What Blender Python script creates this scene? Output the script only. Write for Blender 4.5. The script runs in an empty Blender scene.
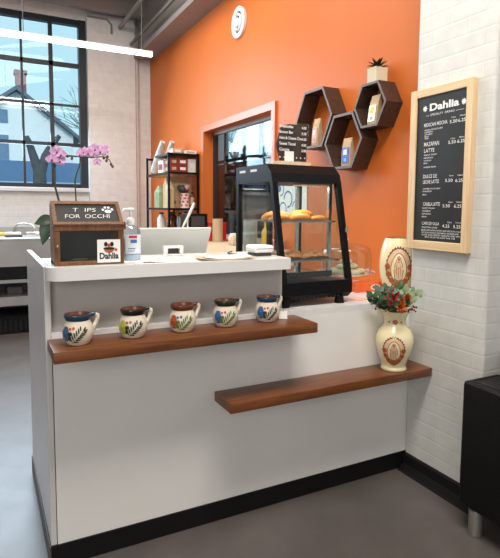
import bpy, bmesh, math, random
from mathutils import Vector, Matrix
random.seed(7)
SC = bpy.context.scene
COL = SC.collection
PI = math.pi
def V(*a): return Vector(a)

# ------------------------------------------------------------------ materials
def mat(name, col, rough=.5, metal=0., noise=0., nscale=8., bump=0., bscale=40., col2=None, spec=.5, stretch=None, emit=None, trans=0., ior=1.45, coat=0., alpha=1.):
    m = bpy.data.materials.new(name); m.use_nodes = True
    nt = m.node_tree; N = nt.nodes; L = nt.links
    b = N['Principled BSDF']
    b.inputs['Base Color'].default_value = (*col, 1); b.inputs['Roughness'].default_value = rough
    b.inputs['Metallic'].default_value = metal; b.inputs['Specular IOR Level'].default_value = spec
    b.inputs['Transmission Weight'].default_value = trans; b.inputs['IOR'].default_value = ior
    b.inputs['Coat Weight'].default_value = coat; b.inputs['Alpha'].default_value = alpha
    if emit: b.inputs['Emission Color'].default_value = (*emit[0], 1); b.inputs['Emission Strength'].default_value = emit[1]
    tc = N.new('ShaderNodeTexCoord'); mp = N.new('ShaderNodeMapping')
    L.new(tc.outputs['Object'], mp.inputs['Vector'])
    if stretch: mp.inputs['Scale'].default_value = stretch
    if noise > 0 or col2:
        n = N.new('ShaderNodeTexNoise'); n.inputs['Scale'].default_value = nscale; n.inputs['Detail'].default_value = 5
        L.new(mp.outputs[0], n.inputs['Vector'])
        r = N.new('ShaderNodeValToRGB'); r.color_ramp.elements[0].position = .3; r.color_ramp.elements[1].position = .7
        c2 = col2 or tuple(c * (1 - noise) for c in col)
        r.color_ramp.elements[0].color = (*c2, 1); r.color_ramp.elements[1].color = (*col, 1)
        L.new(n.outputs['Fac'], r.inputs[0]); L.new(r.outputs[0], b.inputs['Base Color'])
    if bump > 0:
        n = N.new('ShaderNodeTexNoise'); n.inputs['Scale'].default_value = bscale; n.inputs['Detail'].default_value = 6
        L.new(mp.outputs[0], n.inputs['Vector'])
        bp = N.new('ShaderNodeBump'); bp.inputs['Strength'].default_value = bump; bp.inputs['Distance'].default_value = .01
        L.new(n.outputs['Fac'], bp.inputs['Height']); L.new(bp.outputs[0], b.inputs['Normal'])
    return m

def brick_mat(name, col, axis, bump=.5, dist=.006, mortar=None):
    """painted brick: axis 'x' = bricks run along x, 'y' = along y"""
    m = bpy.data.materials.new(name); m.use_nodes = True
    nt = m.node_tree; N = nt.nodes; L = nt.links; b = N['Principled BSDF']; b.inputs['Roughness'].default_value = .55
    tc = N.new('ShaderNodeTexCoord'); sp = N.new('ShaderNodeSeparateXYZ'); cb = N.new('ShaderNodeCombineXYZ')
    L.new(tc.outputs['Object'], sp.inputs[0])
    L.new(sp.outputs['X' if axis == 'x' else 'Y'], cb.inputs[0]); L.new(sp.outputs['Z'], cb.inputs[1])
    br = N.new('ShaderNodeTexBrick'); br.inputs['Scale'].default_value = 1
    br.inputs['Brick Width'].default_value = .21; br.inputs['Row Height'].default_value = .073
    br.inputs['Mortar Size'].default_value = .006; br.inputs['Mortar Smooth'].default_value = .6
    br.inputs['Color1'].default_value = (*col, 1); br.inputs['Color2'].default_value = (*[c * .965 for c in col], 1)
    br.inputs['Mortar'].default_value = (*(mortar or [c * .86 for c in col]), 1)
    L.new(cb.outputs[0], br.inputs['Vector'])
    ns = N.new('ShaderNodeTexNoise'); ns.inputs['Scale'].default_value = 14; ns.inputs['Detail'].default_value = 7
    L.new(tc.outputs['Object'], ns.inputs['Vector'])
    mx = N.new('ShaderNodeMix'); mx.data_type = 'RGBA'; mx.blend_type = 'MULTIPLY'; mx.inputs[0].default_value = .25
    L.new(br.outputs['Color'], mx.inputs[6]); L.new(ns.outputs['Fac'], mx.inputs[7]); L.new(mx.outputs[2], b.inputs['Base Color'])
    ma = N.new('ShaderNodeMath'); ma.operation = 'MULTIPLY_ADD'; ma.inputs[1].default_value = .9
    L.new(ns.outputs['Fac'], ma.inputs[0])
    iv = N.new('ShaderNodeMath'); iv.operation = 'SUBTRACT'; iv.inputs[0].default_value = 1; L.new(br.outputs['Fac'], iv.inputs[1])
    L.new(iv.outputs[0], ma.inputs[2])
    bp = N.new('ShaderNodeBump'); bp.inputs['Strength'].default_value = bump; bp.inputs['Distance'].default_value = dist
    L.new(ma.outputs[0], bp.inputs['Height']); L.new(bp.outputs[0], b.inputs['Normal'])
    return m

def wood_mat(name, c1, c2, axis='x', rough=.4, scale=1., coat=0.):
    m = bpy.data.materials.new(name); m.use_nodes = True
    nt = m.node_tree; N = nt.nodes; L = nt.links; b = N['Principled BSDF']; b.inputs['Roughness'].default_value = rough
    b.inputs['Coat Weight'].default_value = coat
    tc = N.new('ShaderNodeTexCoord'); mp = N.new('ShaderNodeMapping'); L.new(tc.outputs['Object'], mp.inputs[0])
    s = [22 * scale] * 3; s['xyz'.index(axis)] = 1.6 * scale; mp.inputs['Scale'].default_value = s
    n = N.new('ShaderNodeTexNoise'); n.inputs['Scale'].default_value = 2.4; n.inputs['Detail'].default_value = 7; n.inputs['Distortion'].default_value = 1.1
    L.new(mp.outputs[0], n.inputs['Vector'])
    r = N.new('ShaderNodeValToRGB'); e = r.color_ramp.elements; e[0].position = .3; e[1].position = .68
    e[0].color = (*c2, 1); e[1].color = (*c1, 1); L.new(n.outputs['Fac'], r.inputs[0]); L.new(r.outputs[0], b.inputs['Base Color'])
    bp = N.new('ShaderNodeBump'); bp.inputs['Strength'].default_value = .15; bp.inputs['Distance'].default_value = .002
    L.new(n.outputs['Fac'], bp.inputs['Height']); L.new(bp.outputs[0], b.inputs['Normal'])
    return m

def glass_mat(name, tint=(1, 1, 1), refl=.08, alpha_mix=.9, rough=.0):
    m = bpy.data.materials.new(name); m.use_nodes = True
    nt = m.node_tree; N = nt.nodes; L = nt.links
    for n in list(N): N.remove(n)
    o = N.new('ShaderNodeOutputMaterial'); t = N.new('ShaderNodeBsdfTransparent'); g = N.new('ShaderNodeBsdfGlossy'); g.inputs['Roughness'].default_value = rough
    t.inputs['Color'].default_value = (*tint, 1)
    lw = N.new('ShaderNodeLayerWeight'); lw.inputs['Blend'].default_value = .5
    fr = N.new('ShaderNodeMath'); fr.operation = 'POWER'; fr.inputs[1].default_value = 5; L.new(lw.outputs['Facing'], fr.inputs[0])
    ad = N.new('ShaderNodeMath'); ad.operation = 'ADD'; ad.inputs[1].default_value = refl; ad.use_clamp = True
    L.new(fr.outputs[0], ad.inputs[0])
    mx = N.new('ShaderNodeMixShader'); L.new(ad.outputs[0], mx.inputs[0]); L.new(t.outputs[0], mx.inputs[1]); L.new(g.outputs[0], mx.inputs[2])
    L.new(mx.outputs[0], o.inputs[0])
    return m

M = {}
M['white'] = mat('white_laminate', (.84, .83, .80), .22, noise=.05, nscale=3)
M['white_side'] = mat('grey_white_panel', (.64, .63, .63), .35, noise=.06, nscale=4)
M['ledge'] = mat('ledge_laminate', (.74, .74, .73), .25, noise=.03)
M['black'] = mat('black_vinyl', (.006, .006, .007), .55, spec=.3, noise=.3)
M['blackmetal'] = mat('black_painted_metal', (.007, .007, .008), .42, noise=.2, spec=.16)
M['blackgloss'] = mat('black_gloss', (.008, .008, .009), .12)
M['wood'] = wood_mat('walnut_stained_shelf', (.215, .070, .019), (.085, .025, .007), 'x', .36)
M['darkwood'] = wood_mat('dark_walnut', (.07, .04, .028), (.028, .016, .012), 'y', .45)
M['darkwood_edge'] = wood_mat('dark_walnut_edge', (.14, .095, .07), (.09, .055, .04), 'y', .45)
M['boxwood'] = wood_mat('tip_box_wood', (.24, .10, .035), (.085, .035, .014), 'z', .45, 2)
M['pine'] = wood_mat('pale_pine', (.80, .60, .37), (.66, .45, .24), 'z', .5, .8)
M['palewood'] = wood_mat('pale_plywood', (.76, .60, .42), (.66, .49, .32), 'y', .4, .7)
M['chalk'] = mat('chalkboard', (.022, .023, .025), .6, noise=.35, nscale=5)
M['chalkwhite'] = mat('chalk_marker', (.86, .86, .84), .8, noise=.12, nscale=90)
M['orange'] = mat('orange_paint', (.64, .160, .030), .42, spec=.22, col2=(.59, .142, .025), nscale=1.2, bump=.1, bscale=90)
M['orangetrim'] = mat('orange_trim_paint', (.58, .15, .035), .3, noise=.12)
M['brick_y'] = brick_mat('painted_pillar_brick', (.72, .72, .69), 'y', .16, .005, (.70, .70, .67))
M['brick_x'] = brick_mat('painted_wall_brick', (.84, .84, .83), 'x', .3, .005, (.80, .795, .78))
M['greywall'] = mat('grey_plaster', (.50, .52, .54), .6, noise=.08, bump=.2, bscale=20)
M['floor'] = None
M['ceil'] = mat('grey_ceiling_paint', (.185, .16, .145), .6, noise=.12, nscale=1.5)
M['ceilbeam'] = mat('beam_paint', (.27, .235, .21), .5, noise=.1, nscale=2)
M['framedark'] = mat('dark_window_frame', (.012, .017, .024), .4, noise=.2)
M['glass'] = glass_mat('window_glass', (.93, .98, 1), .02)
M['caseglass'] = glass_mat('case_glass', (.93, .96, .95), .035)
M['domeglass'] = glass_mat('dome_glass', (.93, .95, .94), .10)
M['acrylic'] = glass_mat('clear_acrylic', (.97, .97, .97), .03)
M['chrome'] = mat('brushed_chrome', (.55, .54, .52), .25, 1.)
M['steel'] = mat('stainless_steel', (.47, .46, .45), .35, .85, noise=.15, nscale=3)
M['cream'] = mat('cream_glaze', (.86, .76, .48), .16, noise=.06, nscale=6, coat=.4)
M['mugcream'] = mat('mug_glaze', (.76, .68, .55), .2, noise=.1, nscale=20, coat=.4)
M['rust'] = mat('rust_paint', (.50, .135, .035), .4, noise=.35, nscale=60)
M['rustdark'] = mat('dark_rust_line', (.23, .065, .03), .4, noise=.2, nscale=60)
M['pinkflesh'] = mat('pale_peach_paint', (.78, .55, .36), .4, noise=.15, nscale=40)
_f = 0
def flat(n, c, r=.4, **k): return mat(n, c, r, noise=k.pop('noise', .12), **k)
M['navy'] = flat('navy_glaze', (.02, .055, .095), .2); M['blackglaze'] = flat('black_glaze', (.012, .012, .012), .2)
M['brownglaze'] = flat('brown_glaze', (.15, .045, .02), .2); M['brownin'] = flat('brown_glaze_inside', (.19, .07, .035), .2, noise=.5, nscale=40)
M['greenglaze'] = flat('dark_green_glaze', (.015, .03, .018), .2)
M['blueflower'] = flat('blue_flower', (.04, .14, .33)); M['tealflower'] = flat('slate_blue_flower', (.05, .13, .22)); M['limeflower'] = flat('lime_flower', (.42, .46, .08)); M['redflower'] = flat('terracotta_flower', (.46, .085, .03))
M['reddot'] = flat('red_dot', (.55, .09, .05)); M['leafdark'] = flat('dark_leaf_paint', (.02, .045, .025)); M['leafgreen'] = flat('green_leaf_paint', (.10, .20, .035))
M['leaf'] = flat('leaf', (.06, .13, .05), .45, noise=.4, nscale=30); M['leafdk'] = flat('deep_leaf', (.025, .065, .03), .35, noise=.4, nscale=30)
M['euca'] = flat('eucalyptus_leaf', (.17, .27, .20), .6, noise=.35, nscale=30); M['euca2'] = flat('pale_eucalyptus', (.35, .43, .24), .6, noise=.3)
M['berry'] = flat('dark_red_berry', (.16, .01, .015), .4); M['orangefl'] = flat('orange_bloom', (.62, .16, .03), .6, noise=.4, nscale=50)
M['redfl'] = flat('red_bloom', (.5, .04, .03), .6, noise=.4, nscale=50); M['stem'] = flat('stem', (.05, .055, .03), .6); M['stembrown'] = flat('brown_stem', (.10, .06, .035), .6)
M['orchid'] = flat('orchid_petal', (.76, .44, .72), .55, noise=.5, nscale=55); M['orchidc'] = flat('orchid_lip', (.35, .03, .22), .5)
M['plasticwhite'] = flat('white_plastic', (.80, .80, .78), .3, noise=.04); M['monitor'] = flat('pale_grey_shell', (.64, .65, .62), .35, noise=.04)
M['paper'] = flat('paper', (.84, .84, .82), .7, noise=.04); M['kraft'] = flat('kraft_paper', (.58, .41, .23), .75, noise=.2, nscale=20)
M['red'] = flat('red_plastic', (.62, .02, .02), .35); M['maroon'] = flat('maroon_card', (.26, .03, .022), .5); M['orangebox'] = flat('orange_carton', (.86, .14, .03), .45)
M['pinkcloth'] = flat('pale_pink_worktop', (.82, .66, .60), .3, noise=.05)
M['leather'] = mat('black_leather', (.006, .006, .007), .45, spec=.25, bump=.25, bscale=220, noise=.2)
M['footmetal'] = mat('satin_metal', (.50, .48, .45), .35, .7, noise=.1)
M['bread'] = flat('golden_bread', (.84, .30, .03), .55, noise=.45, nscale=25); M['bread2'] = flat('brown_pastry', (.52, .22, .06), .6, noise=.65, nscale=40, bump=.6, bscale=60); M['cookie'] = flat('pale_cookie', (.66, .60, .42), .7, noise=.3, nscale=30)
M['blueprint'] = flat('blue_print', (.05, .17, .42)); M['bluebag'] = flat('blue_label', (.03, .15, .55), .45); M['yellow'] = flat('yellow_plastic', (.85, .55, .03), .35)
M['tan'] = flat('tan_cardboard', (.56, .42, .27), .7); M['dotred'] = flat('red_print', (.60, .03, .05)); M['ink'] = flat('black_ink', (.015, .015, .015), .5)
M['skyblue'] = flat('sky_blue_label', (.25, .45, .75)); M['clearplastic'] = glass_mat('clear_bottle', (.80, .88, .95), .06); M['grey'] = flat('dark_grey_plastic', (.05, .05, .055), .4)  # skyblue: plain sky blue ink for bottle and bag labels
M['led'] = mat('led_diffuser', (1, 1, 1), .5, emit=((1, .98, .93), 7.))
M['ledsmall'] = mat('small_lamp', (1, 1, 1), .5, emit=((1, .95, .88), 5.))
M['houseside'] = flat('white_clapboard', (.85, .88, .88), .8, noise=.06, nscale=3); M['roof'] = flat('slate_roof', (.16, .18, .22), .8); M['chimney'] = flat('chimney_brick', (.22, .10, .13), .8)
M['houseglass'] = flat('dim_house_window', (.16, .27, .40), .3); M['bark'] = flat('bark', (.10, .10, .11), .9, noise=.4); M['bluecar'] = flat('blue_fence', (.10, .20, .36), .6); M['ground'] = flat('asphalt', (.25, .30, .36), .9)
M['dark'] = flat('dark_shade', (.02, .025, .03), .4, noise=.4); M['brownframe'] = flat('dark_brown_frame', (.045, .018, .015), .4); M['alu'] = flat('grey_frame', (.40, .38, .36), .4)

def floor_material():
    m = bpy.data.materials.new('polished_concrete'); m.use_nodes = True
    nt = m.node_tree; N = nt.nodes; L = nt.links; b = N['Principled BSDF']
    tc = N.new('ShaderNodeTexCoord')
    n = N.new('ShaderNodeTexNoise'); n.inputs['Scale'].default_value = 1.7; n.inputs['Detail'].default_value = 9; n.inputs['Roughness'].default_value = .65
    L.new(tc.outputs['Object'], n.inputs[0])
    r = N.new('ShaderNodeValToRGB'); e = r.color_ramp.elements; e[0].position = .35; e[1].position = .7
    e[0].color = (.080, .070, .063, 1); e[1].color = (.122, .108, .100, 1); L.new(n.outputs['Fac'], r.inputs[0]); L.new(r.outputs[0], b.inputs['Base Color'])
    n2 = N.new('ShaderNodeTexNoise'); n2.inputs['Scale'].default_value = 5; n2.inputs['Detail'].default_value = 8; L.new(tc.outputs['Object'], n2.inputs[0])
    mr = N.new('ShaderNodeMapRange'); mr.inputs[3].default_value = .22; mr.inputs[4].default_value = .42; L.new(n2.outputs['Fac'], mr.inputs[0]); L.new(mr.outputs[0], b.inputs['Roughness'])
    bp = N.new('ShaderNodeBump'); bp.inputs['Strength'].default_value = .08; L.new(n2.outputs['Fac'], bp.inputs['Height']); L.new(bp.outputs[0], b.inputs['Normal'])
    return m
M['floor'] = floor_material()

# ------------------------------------------------------------------ mesh helper
class MB:
    def __init__(s): s.b = bmesh.new()
    def box(s, x0, x1, y0, y1, z0, z1, bev=0, mtx=None, seg=2):
        r = bmesh.ops.create_cube(s.b, size=1)['verts']
        for v in r:
            v.co = V(x0 + (v.co.x + .5) * (x1 - x0), y0 + (v.co.y + .5) * (y1 - y0), z0 + (v.co.z + .5) * (z1 - z0))
        if bev:
            es = list({e for v in r for e in v.link_edges})
            q = bmesh.ops.bevel(s.b, geom=es, offset=bev, segments=seg, profile=.5, affect='EDGES')
            r = list({v for f in q['faces'] for v in f.verts} | {v for v in r if v.is_valid})
        if mtx:
            for v in r: v.co = mtx @ v.co
        return s
    def prism(s, pts, vec):
        """closed polygon of 3D points extruded by vec"""
        a = [s.b.verts.new(p) for p in pts]; c = [s.b.verts.new(Vector(p) + Vector(vec)) for p in pts]
        n = len(pts); s.b.faces.new(a); s.b.faces.new(c[::-1])
        for i in range(n): s.b.faces.new((a[i], c[i], c[(i + 1) % n], a[(i + 1) % n]))
        return s
    def face(s, pts): s.b.faces.new([s.b.verts.new(p) for p in pts]); return s
    def lathe(s, prof, c=(0, 0, 0), seg=32, cap=True, a0=0, a1=2 * PI, sx=1, sy=1):
        full = abs(a1 - a0 - 2 * PI) < 1e-6; n = seg if full else seg + 1
        rings = []
        for r, z in prof:
            rings.append([s.b.verts.new((c[0] + sx * r * math.cos(a0 + (a1 - a0) * k / seg), c[1] + sy * r * math.sin(a0 + (a1 - a0) * k / seg), c[2] + z)) for k in range(n)])
        for i in range(len(rings) - 1):
            for k in range(seg):
                k2 = (k + 1) % n
                s.b.faces.new((rings[i][k], rings[i][k2], rings[i + 1][k2], rings[i + 1][k]))
        if cap and full:
            if prof[0][0] > 1e-4: s.b.faces.new(rings[0][::-1])
            if prof[-1][0] > 1e-4: s.b.faces.new(rings[-1])
        return s
    def tube(s, pts, r, seg=10, closed=False):
        pts = [Vector(p) for p in pts]; n = len(pts); rs = r if isinstance(r, (list, tuple)) else [r] * n
        rings = []; up = None
        for i, p in enumerate(pts):
            if closed: t = pts[(i + 1) % n] - pts[i - 1]
            else: t = pts[min(i + 1, n - 1)] - pts[max(i - 1, 0)]
            t.normalize()
            if up is None: up = Vector((0, 0, 1)) if abs(t.z) < .9 else Vector((1, 0, 0))
            a = t.cross(up).normalized(); b2 = a.cross(t).normalized(); up = b2
            rings.append([s.b.verts.new(p + (a * math.cos(2 * PI * k / seg) + b2 * math.sin(2 * PI * k / seg)) * rs[i]) for k in range(seg)])
        m = n if closed else n - 1
        for i in range(m):
            A = rings[i]; B = rings[(i + 1) % n]
            for k in range(seg): s.b.faces.new((A[k], A[(k + 1) % seg], B[(k + 1) % seg], B[k]))
        if not closed: s.b.faces.new(rings[0][::-1]); s.b.faces.new(rings[-1])
        return s
    def ball(s, c, r, sub=2, sc=(1, 1, 1), mtx=None):
        vs = bmesh.ops.create_icosphere(s.b, subdivisions=sub, radius=1)['verts']
        for v in vs:
            p = V(v.co.x * r * sc[0], v.co.y * r * sc[1], v.co.z * r * sc[2])
            if mtx: p = mtx @ p
            v.co = p + Vector(c)
        return s
    def leafshape(s, base, d, n, L, w, curl=.2, seg=6):
        """pointed leaf from base along d, normal n"""
        d = Vector(d).normalized(); n = Vector(n).normalized(); side = d.cross(n).normalized(); n = side.cross(d).normalized()
        rows = []
        for i in range(seg + 1):
            t = i / seg; hw = w * .5 * math.sin(PI * (t ** .8)) * (1 if t < 1 else 0)
            c = Vector(base) + d * L * t - n * curl * L * t * t
            rows.append([s.b.verts.new(c - side * hw + n * hw * .25), s.b.verts.new(c), s.b.verts.new(c + side * hw + n * hw * .25)])
        for i in range(seg):
            for k in range(2): s.b.faces.new((rows[i][k], rows[i][k + 1], rows[i + 1][k + 1], rows[i + 1][k]))
        return s
    def build(s, name, m, parent=None, smooth=None, loc=None):
        bmesh.ops.remove_doubles(s.b, verts=s.b.verts, dist=1e-6)
        bmesh.ops.recalc_face_normals(s.b, faces=s.b.faces)
        off = Vector(loc) if loc is not None else Vector((0, 0, 0))
        if parent is not None: off = Vector(parent['_o'])
        if off.length: bmesh.ops.translate(s.b, verts=s.b.verts, vec=-off)
        me = bpy.data.meshes.new(name); s.b.to_mesh(me); s.b.free()
        me.materials.append(m if not isinstance(m, str) else M[m])
        if smooth is not None:
            for p in me.polygons: p.use_smooth = True
            try: me.set_sharp_from_angle(angle=math.radians(smooth))
            except Exception: pass
        o = bpy.data.objects.new(name, me); COL.objects.link(o)
        if parent is not None:
            o.parent = parent; o['_o'] = tuple(parent['_o'])
        else:
            o.location = off; o['_o'] = tuple(off)
        return o

def tag(o, label=None, cat=None, group=None, kind=None):
    if label: o['label'] = label
    if cat: o['category'] = cat
    if group: o['group'] = group
    if kind: o['kind'] = kind
    return o
def thing(name, loc, label, cat, group=None, kind=None):
    o = bpy.data.objects.new(name, None); COL.objects.link(o); o.location = loc; o.empty_display_size = .05
    o['_o'] = tuple(loc); return tag(o, label, cat, group, kind)
def struct(o): o['kind'] = 'structure'; return o

def put_text(mb, body, org, right, up, width=None, height=None, depth=.0008, bold=0., shear=0.):
    """add text lettering to mesh builder, origin = left baseline, fitted to width and cap height"""
    c = bpy.data.curves.new('t', 'FONT'); c.body = body; c.size = 1; c.offset = bold; c.shear = shear; c.resolution_u = 3
    o = bpy.data.objects.new('t', c); COL.objects.link(o)
    bpy.context.view_layer.update()
    me = bpy.data.meshes.new_from_object(o.evaluated_get(bpy.context.evaluated_depsgraph_get()))
    xs = [v.co.x for v in me.vertices]; ys = [v.co.y for v in me.vertices]
    if xs:
        x0, x1 = min(xs), max(xs); hgt = .72 if height else 1
        sy = height / hgt if height else 1; sx = width / (x1 - x0) if width else sy * .9
        right = Vector(right).normalized(); up = Vector(up).normalized(); nn = right.cross(up)
        vs = [mb.b.verts.new(Vector(org) + right * (v.co.x - x0) * sx + up * v.co.y * sy + nn * depth) for v in me.vertices]
        for p in me.polygons:
            try: mb.b.faces.new([vs[i] for i in p.vertices])
            except ValueError: pass
    bpy.data.objects.remove(o); bpy.data.curves.remove(c); bpy.data.meshes.remove(me)

# ================================================================== SETTING
L = 1.79; W = 2.0; YF = 5.57; CZ = 4.1
b = MB(); b.box(-6, 6, -8, YF + .3, -.1, 0); struct(b.build('floor', 'floor'))
b = MB(); b.box(-6, 3.2, -5, YF + .2, CZ, CZ + .15); struct(b.build('ceiling', 'ceil'))
# far wall with window opening (x -1.9..1.12, z 1.63..3.78)
b = MB(); b.box(-6, -1.9, YF, YF + .25, 0, CZ); b.box(-1.9, 1.12, YF, YF + .25, 0, 1.63); b.box(-1.9, 1.12, YF, YF + .25, 3.87, CZ); b.box(1.12, 3.2, YF, YF + .25, 0, CZ)
b.box(1.12, 1.76, YF - .1, YF, 0, CZ - .15)
struct(b.build('wall_back', 'brick_x'))
b = MB(); b.box(-6, -5.8, -5, YF, 0, CZ); struct(b.build('wall_left', 'ledge'))
b = MB(); b.box(-6, 3.2, -5.2, -5, 0, CZ); struct(b.build('wall_front', 'ledge'))
# industrial window, muntins
w = thing('window_1', (0, YF, 1.63), None, None, kind='structure')
x0, x1, z0, z1 = -1.9, 1.12, 1.63, 3.87
b = MB(); b.box(x0, x1, YF + .02, YF + .12, z0, z0 + .055); b.box(x0, x1, YF + .02, YF + .12, z1 - .07, z1); b.box(x0, x0 + .08, YF + .02, YF + .12, z0, z1); b.box(x1 - .095, x1, YF + .0, YF + .12, z0, z1)
b.build('window_frame', 'framedark', w)
b = MB()
for xx, t in ((.675, .05), (.32, .028), (-.04, .028), (-.40, .05), (-.75, .028), (-1.1, .028), (-1.47, .05)): b.box(xx - t / 2, xx + t / 2, YF + .04, YF + .09, z0, z1)
for zz, t in ((3.275, .055), (2.742, .024), (2.215, .045)): b.box(x0, x1, YF + .04, YF + .09, zz - t / 2, zz + t / 2)
b.build('muntin_grid', 'framedark', w)
b = MB(); b.box(x0, x1, YF + .06, YF + .066, z0, z1); b.build('window_pane', 'glass', w)
b = MB(); b.box(-1.95, 1.16, YF - .07, YF + .02, 1.575, 1.63, .006); struct(b.build('trim_1', 'white_side'))
# orange wall with window opening y 1.92..3.45, z 1.12..2.22
oy0, oy1, oz0, oz1 = 1.90, 3.45, 1.06, 2.21
b = MB(); b.box(W, W + .16, 0, oy0, 0, CZ); b.box(W, W + .16, oy1, YF, 0, CZ); b.box(W, W + .16, oy0, oy1, 0, oz0); b.box(W, W + .16, oy0, oy1, oz1, CZ)
struct(b.build('wall_right', 'orange'))
w = thing('window_2', (W, 2.7, oz0), None, None, kind='structure')
b = MB()
b.box(W - .02, W, oy0 - .065, oy0, oz0, oz1 + .065); b.box(W - .02, W, oy1, oy1 + .07, oz0, oz1 + .065); b.box(W - .02, W, oy0, oy1, oz1, oz1 + .065); b.box(W - .03, W, oy0 - .065, oy1 + .07, oz0 - .03, oz0)
b.build('casing', 'orangetrim', w)
b = MB(); b.box(W + .09, W + .13, oy1 - .03, oy1, oz0, oz1); b.box(W + .09, W + .13, oy0, oy0 + .04, oz0, oz1); b.box(W + .09, W + .13, oy0, oy1, oz1 - .035, oz1); b.box(W + .09, W + .13, oy0, oy1, oz0, oz0 + .04); b.build('window_frame', 'alu', w)
b = MB(); b.box(W + .08, W + .13, oy1 - .065, oy1 - .03, oz0 + .04, oz1 - .035); b.build('mullion', 'brownframe', w)
b = MB(); b.box(W + .108, W + .112, oy0, oy1 - .03, oz0, oz1); b.build('window_pane', 'glass', w)
# glazed porch beyond the orange wall
b = MB(); b.box(2.7, 2.8, .9, YF, 0, 1.93); b.box(2.7, 2.8, .9, YF, 3.2, CZ); b.box(W + .16, 2.8, .8, .9, 0, CZ); struct(b.build('wall_porch', 'dark'))
w = thing('window_3', (2.75, 3.3, 1.93), None, None, kind='structure')
b = MB()
for yy in (.9, 1.5, 2.0, 2.5, 3.02, 3.53, 4.02, 4.55, 5.1, YF - .04): b.box(2.72, 2.77, yy - .015, yy + .025, 1.93, 3.2)
for zz in (1.93, 1.99, 2.55, 3.17): b.box(2.72, 2.77, .9, YF, zz, zz + .035)
b.build('muntin_grid', 'framedark', w)
b = MB(); b.box(2.744, 2.748, .9, YF, 1.93, 3.2); b.build('window_pane', 'glass', w)
for q in ((3.1, 1.55, 1.85), (3.45, 1.5, 1.7), (3.8, 1.6, 1.88), (4.2, 1.45, 1.8)):
    b = MB(); b.box(2.69, 2.70, q[0], q[0] + .22, q[1], q[2]); o = b.build('trim_panel', flat('dim_blue_panel', (.05, .09, .13), .3)); struct(o)
# white brick pillar and recess wall
b = MB(); b.box(L, W + .16, -.477, 0, 0, CZ, .012); struct(b.build('wall_pillar', 'brick_y'))
b = MB(); b.box(2.75, 2.9, -5, -.3, 0, CZ); b.box(W + .16, 2.75, -.3, -.15, 0, CZ); struct(b.build('wall_recess', 'greywall'))
b = MB(); b.prism([(L, -.012, 0), (L, -.012, .084), (L - .016, -.012, .078), (L - .024, -.012, .035), (L - .045, -.012, .008), (L - .062, -.012, 0)], (0, -.482, 0)); b.box(L, 2.16, -.50, -.477, 0, .084, .004)
struct(b.build('baseboard_right', 'black'))
# beam along the orange wall, pipes
b = MB(); b.box(1.74, W, 0, YF - .1, 3.44, 3.5); b.box(1.80, W, 0, YF - .1, 3.5, CZ); struct(b.build('trim_beam', 'ceilbeam'))
b = MB()
for y in (.3, 1.9, 3.5, 5.1): b.box(-6, 1.8, y, y + .12, CZ - .2, CZ)
struct(b.build('trim_ceiling_beams', 'ceilbeam'))
def pipe(name, pts, r, m, label):
    b = MB(); b.tube(pts, r, 10); o = b.build(name, m, smooth=60); return tag(o, label, 'pipe')
pipe('ceiling_pipe', [(1.55, YF - .12, 3.82), (1.55, .5, 3.82)], .028, 'ceilbeam', 'thin pale pipe running under the ceiling beside the orange wall beam')
pipe('ceiling_pipe', [(1.70, YF - .12, 3.62), (1.70, .2, 3.62)], .022, 'ceil', 'darker pipe fixed along the side of the beam above the orange wall')
pipe('electrical_conduit', [(1.122, YF - .114, 3.90), (1.38, YF - .114, 3.90), (1.44, YF - .114, 3.84), (1.44, YF - .114, 3.72)], .014, 'ceilbeam', 'short bent conduit on the white brick pier beside the big window')
pipe('wall_pipe', [(1.795, YF - .04, 0.02), (1.795, YF - .04, 3.46)], .022, 'brick_x', 'white vertical pipe on the brick wall in the corner by the orange wall')
# ceiling light
t = thing('linear_light', (-.3, 3.6, 3.0), 'long glowing white tube light hanging from the ceiling at upper left', 'ceiling light')
b = MB(); b.box(-2.0, 1.46, 3.57, 3.63, 3.01, 3.03, .004); b.build('housing', 'plasticwhite', t)
b = MB(); b.box(-2.0, 1.46, 3.578, 3.622, 2.978, 3.01, .006); b.build('diffuser', 'led', t)
for xx in (.21, -1.7, 1.35):
    b = MB(); b.tube([(xx, 3.6, 3.03), (xx, 3.6, CZ - .003)], .0045, 6); b.build('hanging_cable', 'grey', t)
# round vent
t = thing('round_air_vent', (W, 2.56, 3.115), 'round white ringed air vent high on the orange wall', 'vent')
b = MB()
def ringx(b, cx, r0, r1, d, seg=40):
    prof = [(r0, 0), (r0, d), ((r0 + r1) / 2, d * 1.3), (r1, d), (r1, 0), (r0, 0)]
    vs = []
    for r, h in prof: vs.append([b.b.verts.new((cx - h, 2.56 + r * math.cos(2 * PI * k / seg), 3.115 + r * math.sin(2 * PI * k / seg))) for k in range(seg)])
    for i in range(len(vs) - 1):
        for k in range(seg): b.b.faces.new((vs[i][k], vs[i][(k + 1) % seg], vs[i + 1][(k + 1) % seg], vs[i + 1][k]))
ringx(b, W, .098, .142, .025); b.build('outer_ring', 'plasticwhite', t, smooth=50)
b = MB(); ringx(b, W, .058, .080, .03); b.build('middle_ring', 'plasticwhite', t, smooth=50)
b = MB(); ringx(b, W, .0, .038, .035); b.build('centre_disc', 'plasticwhite', t, smooth=50)
b = MB(); ringx(b, W, .0, .12, .006); b.build('dark_backing', 'grey', t)

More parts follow.
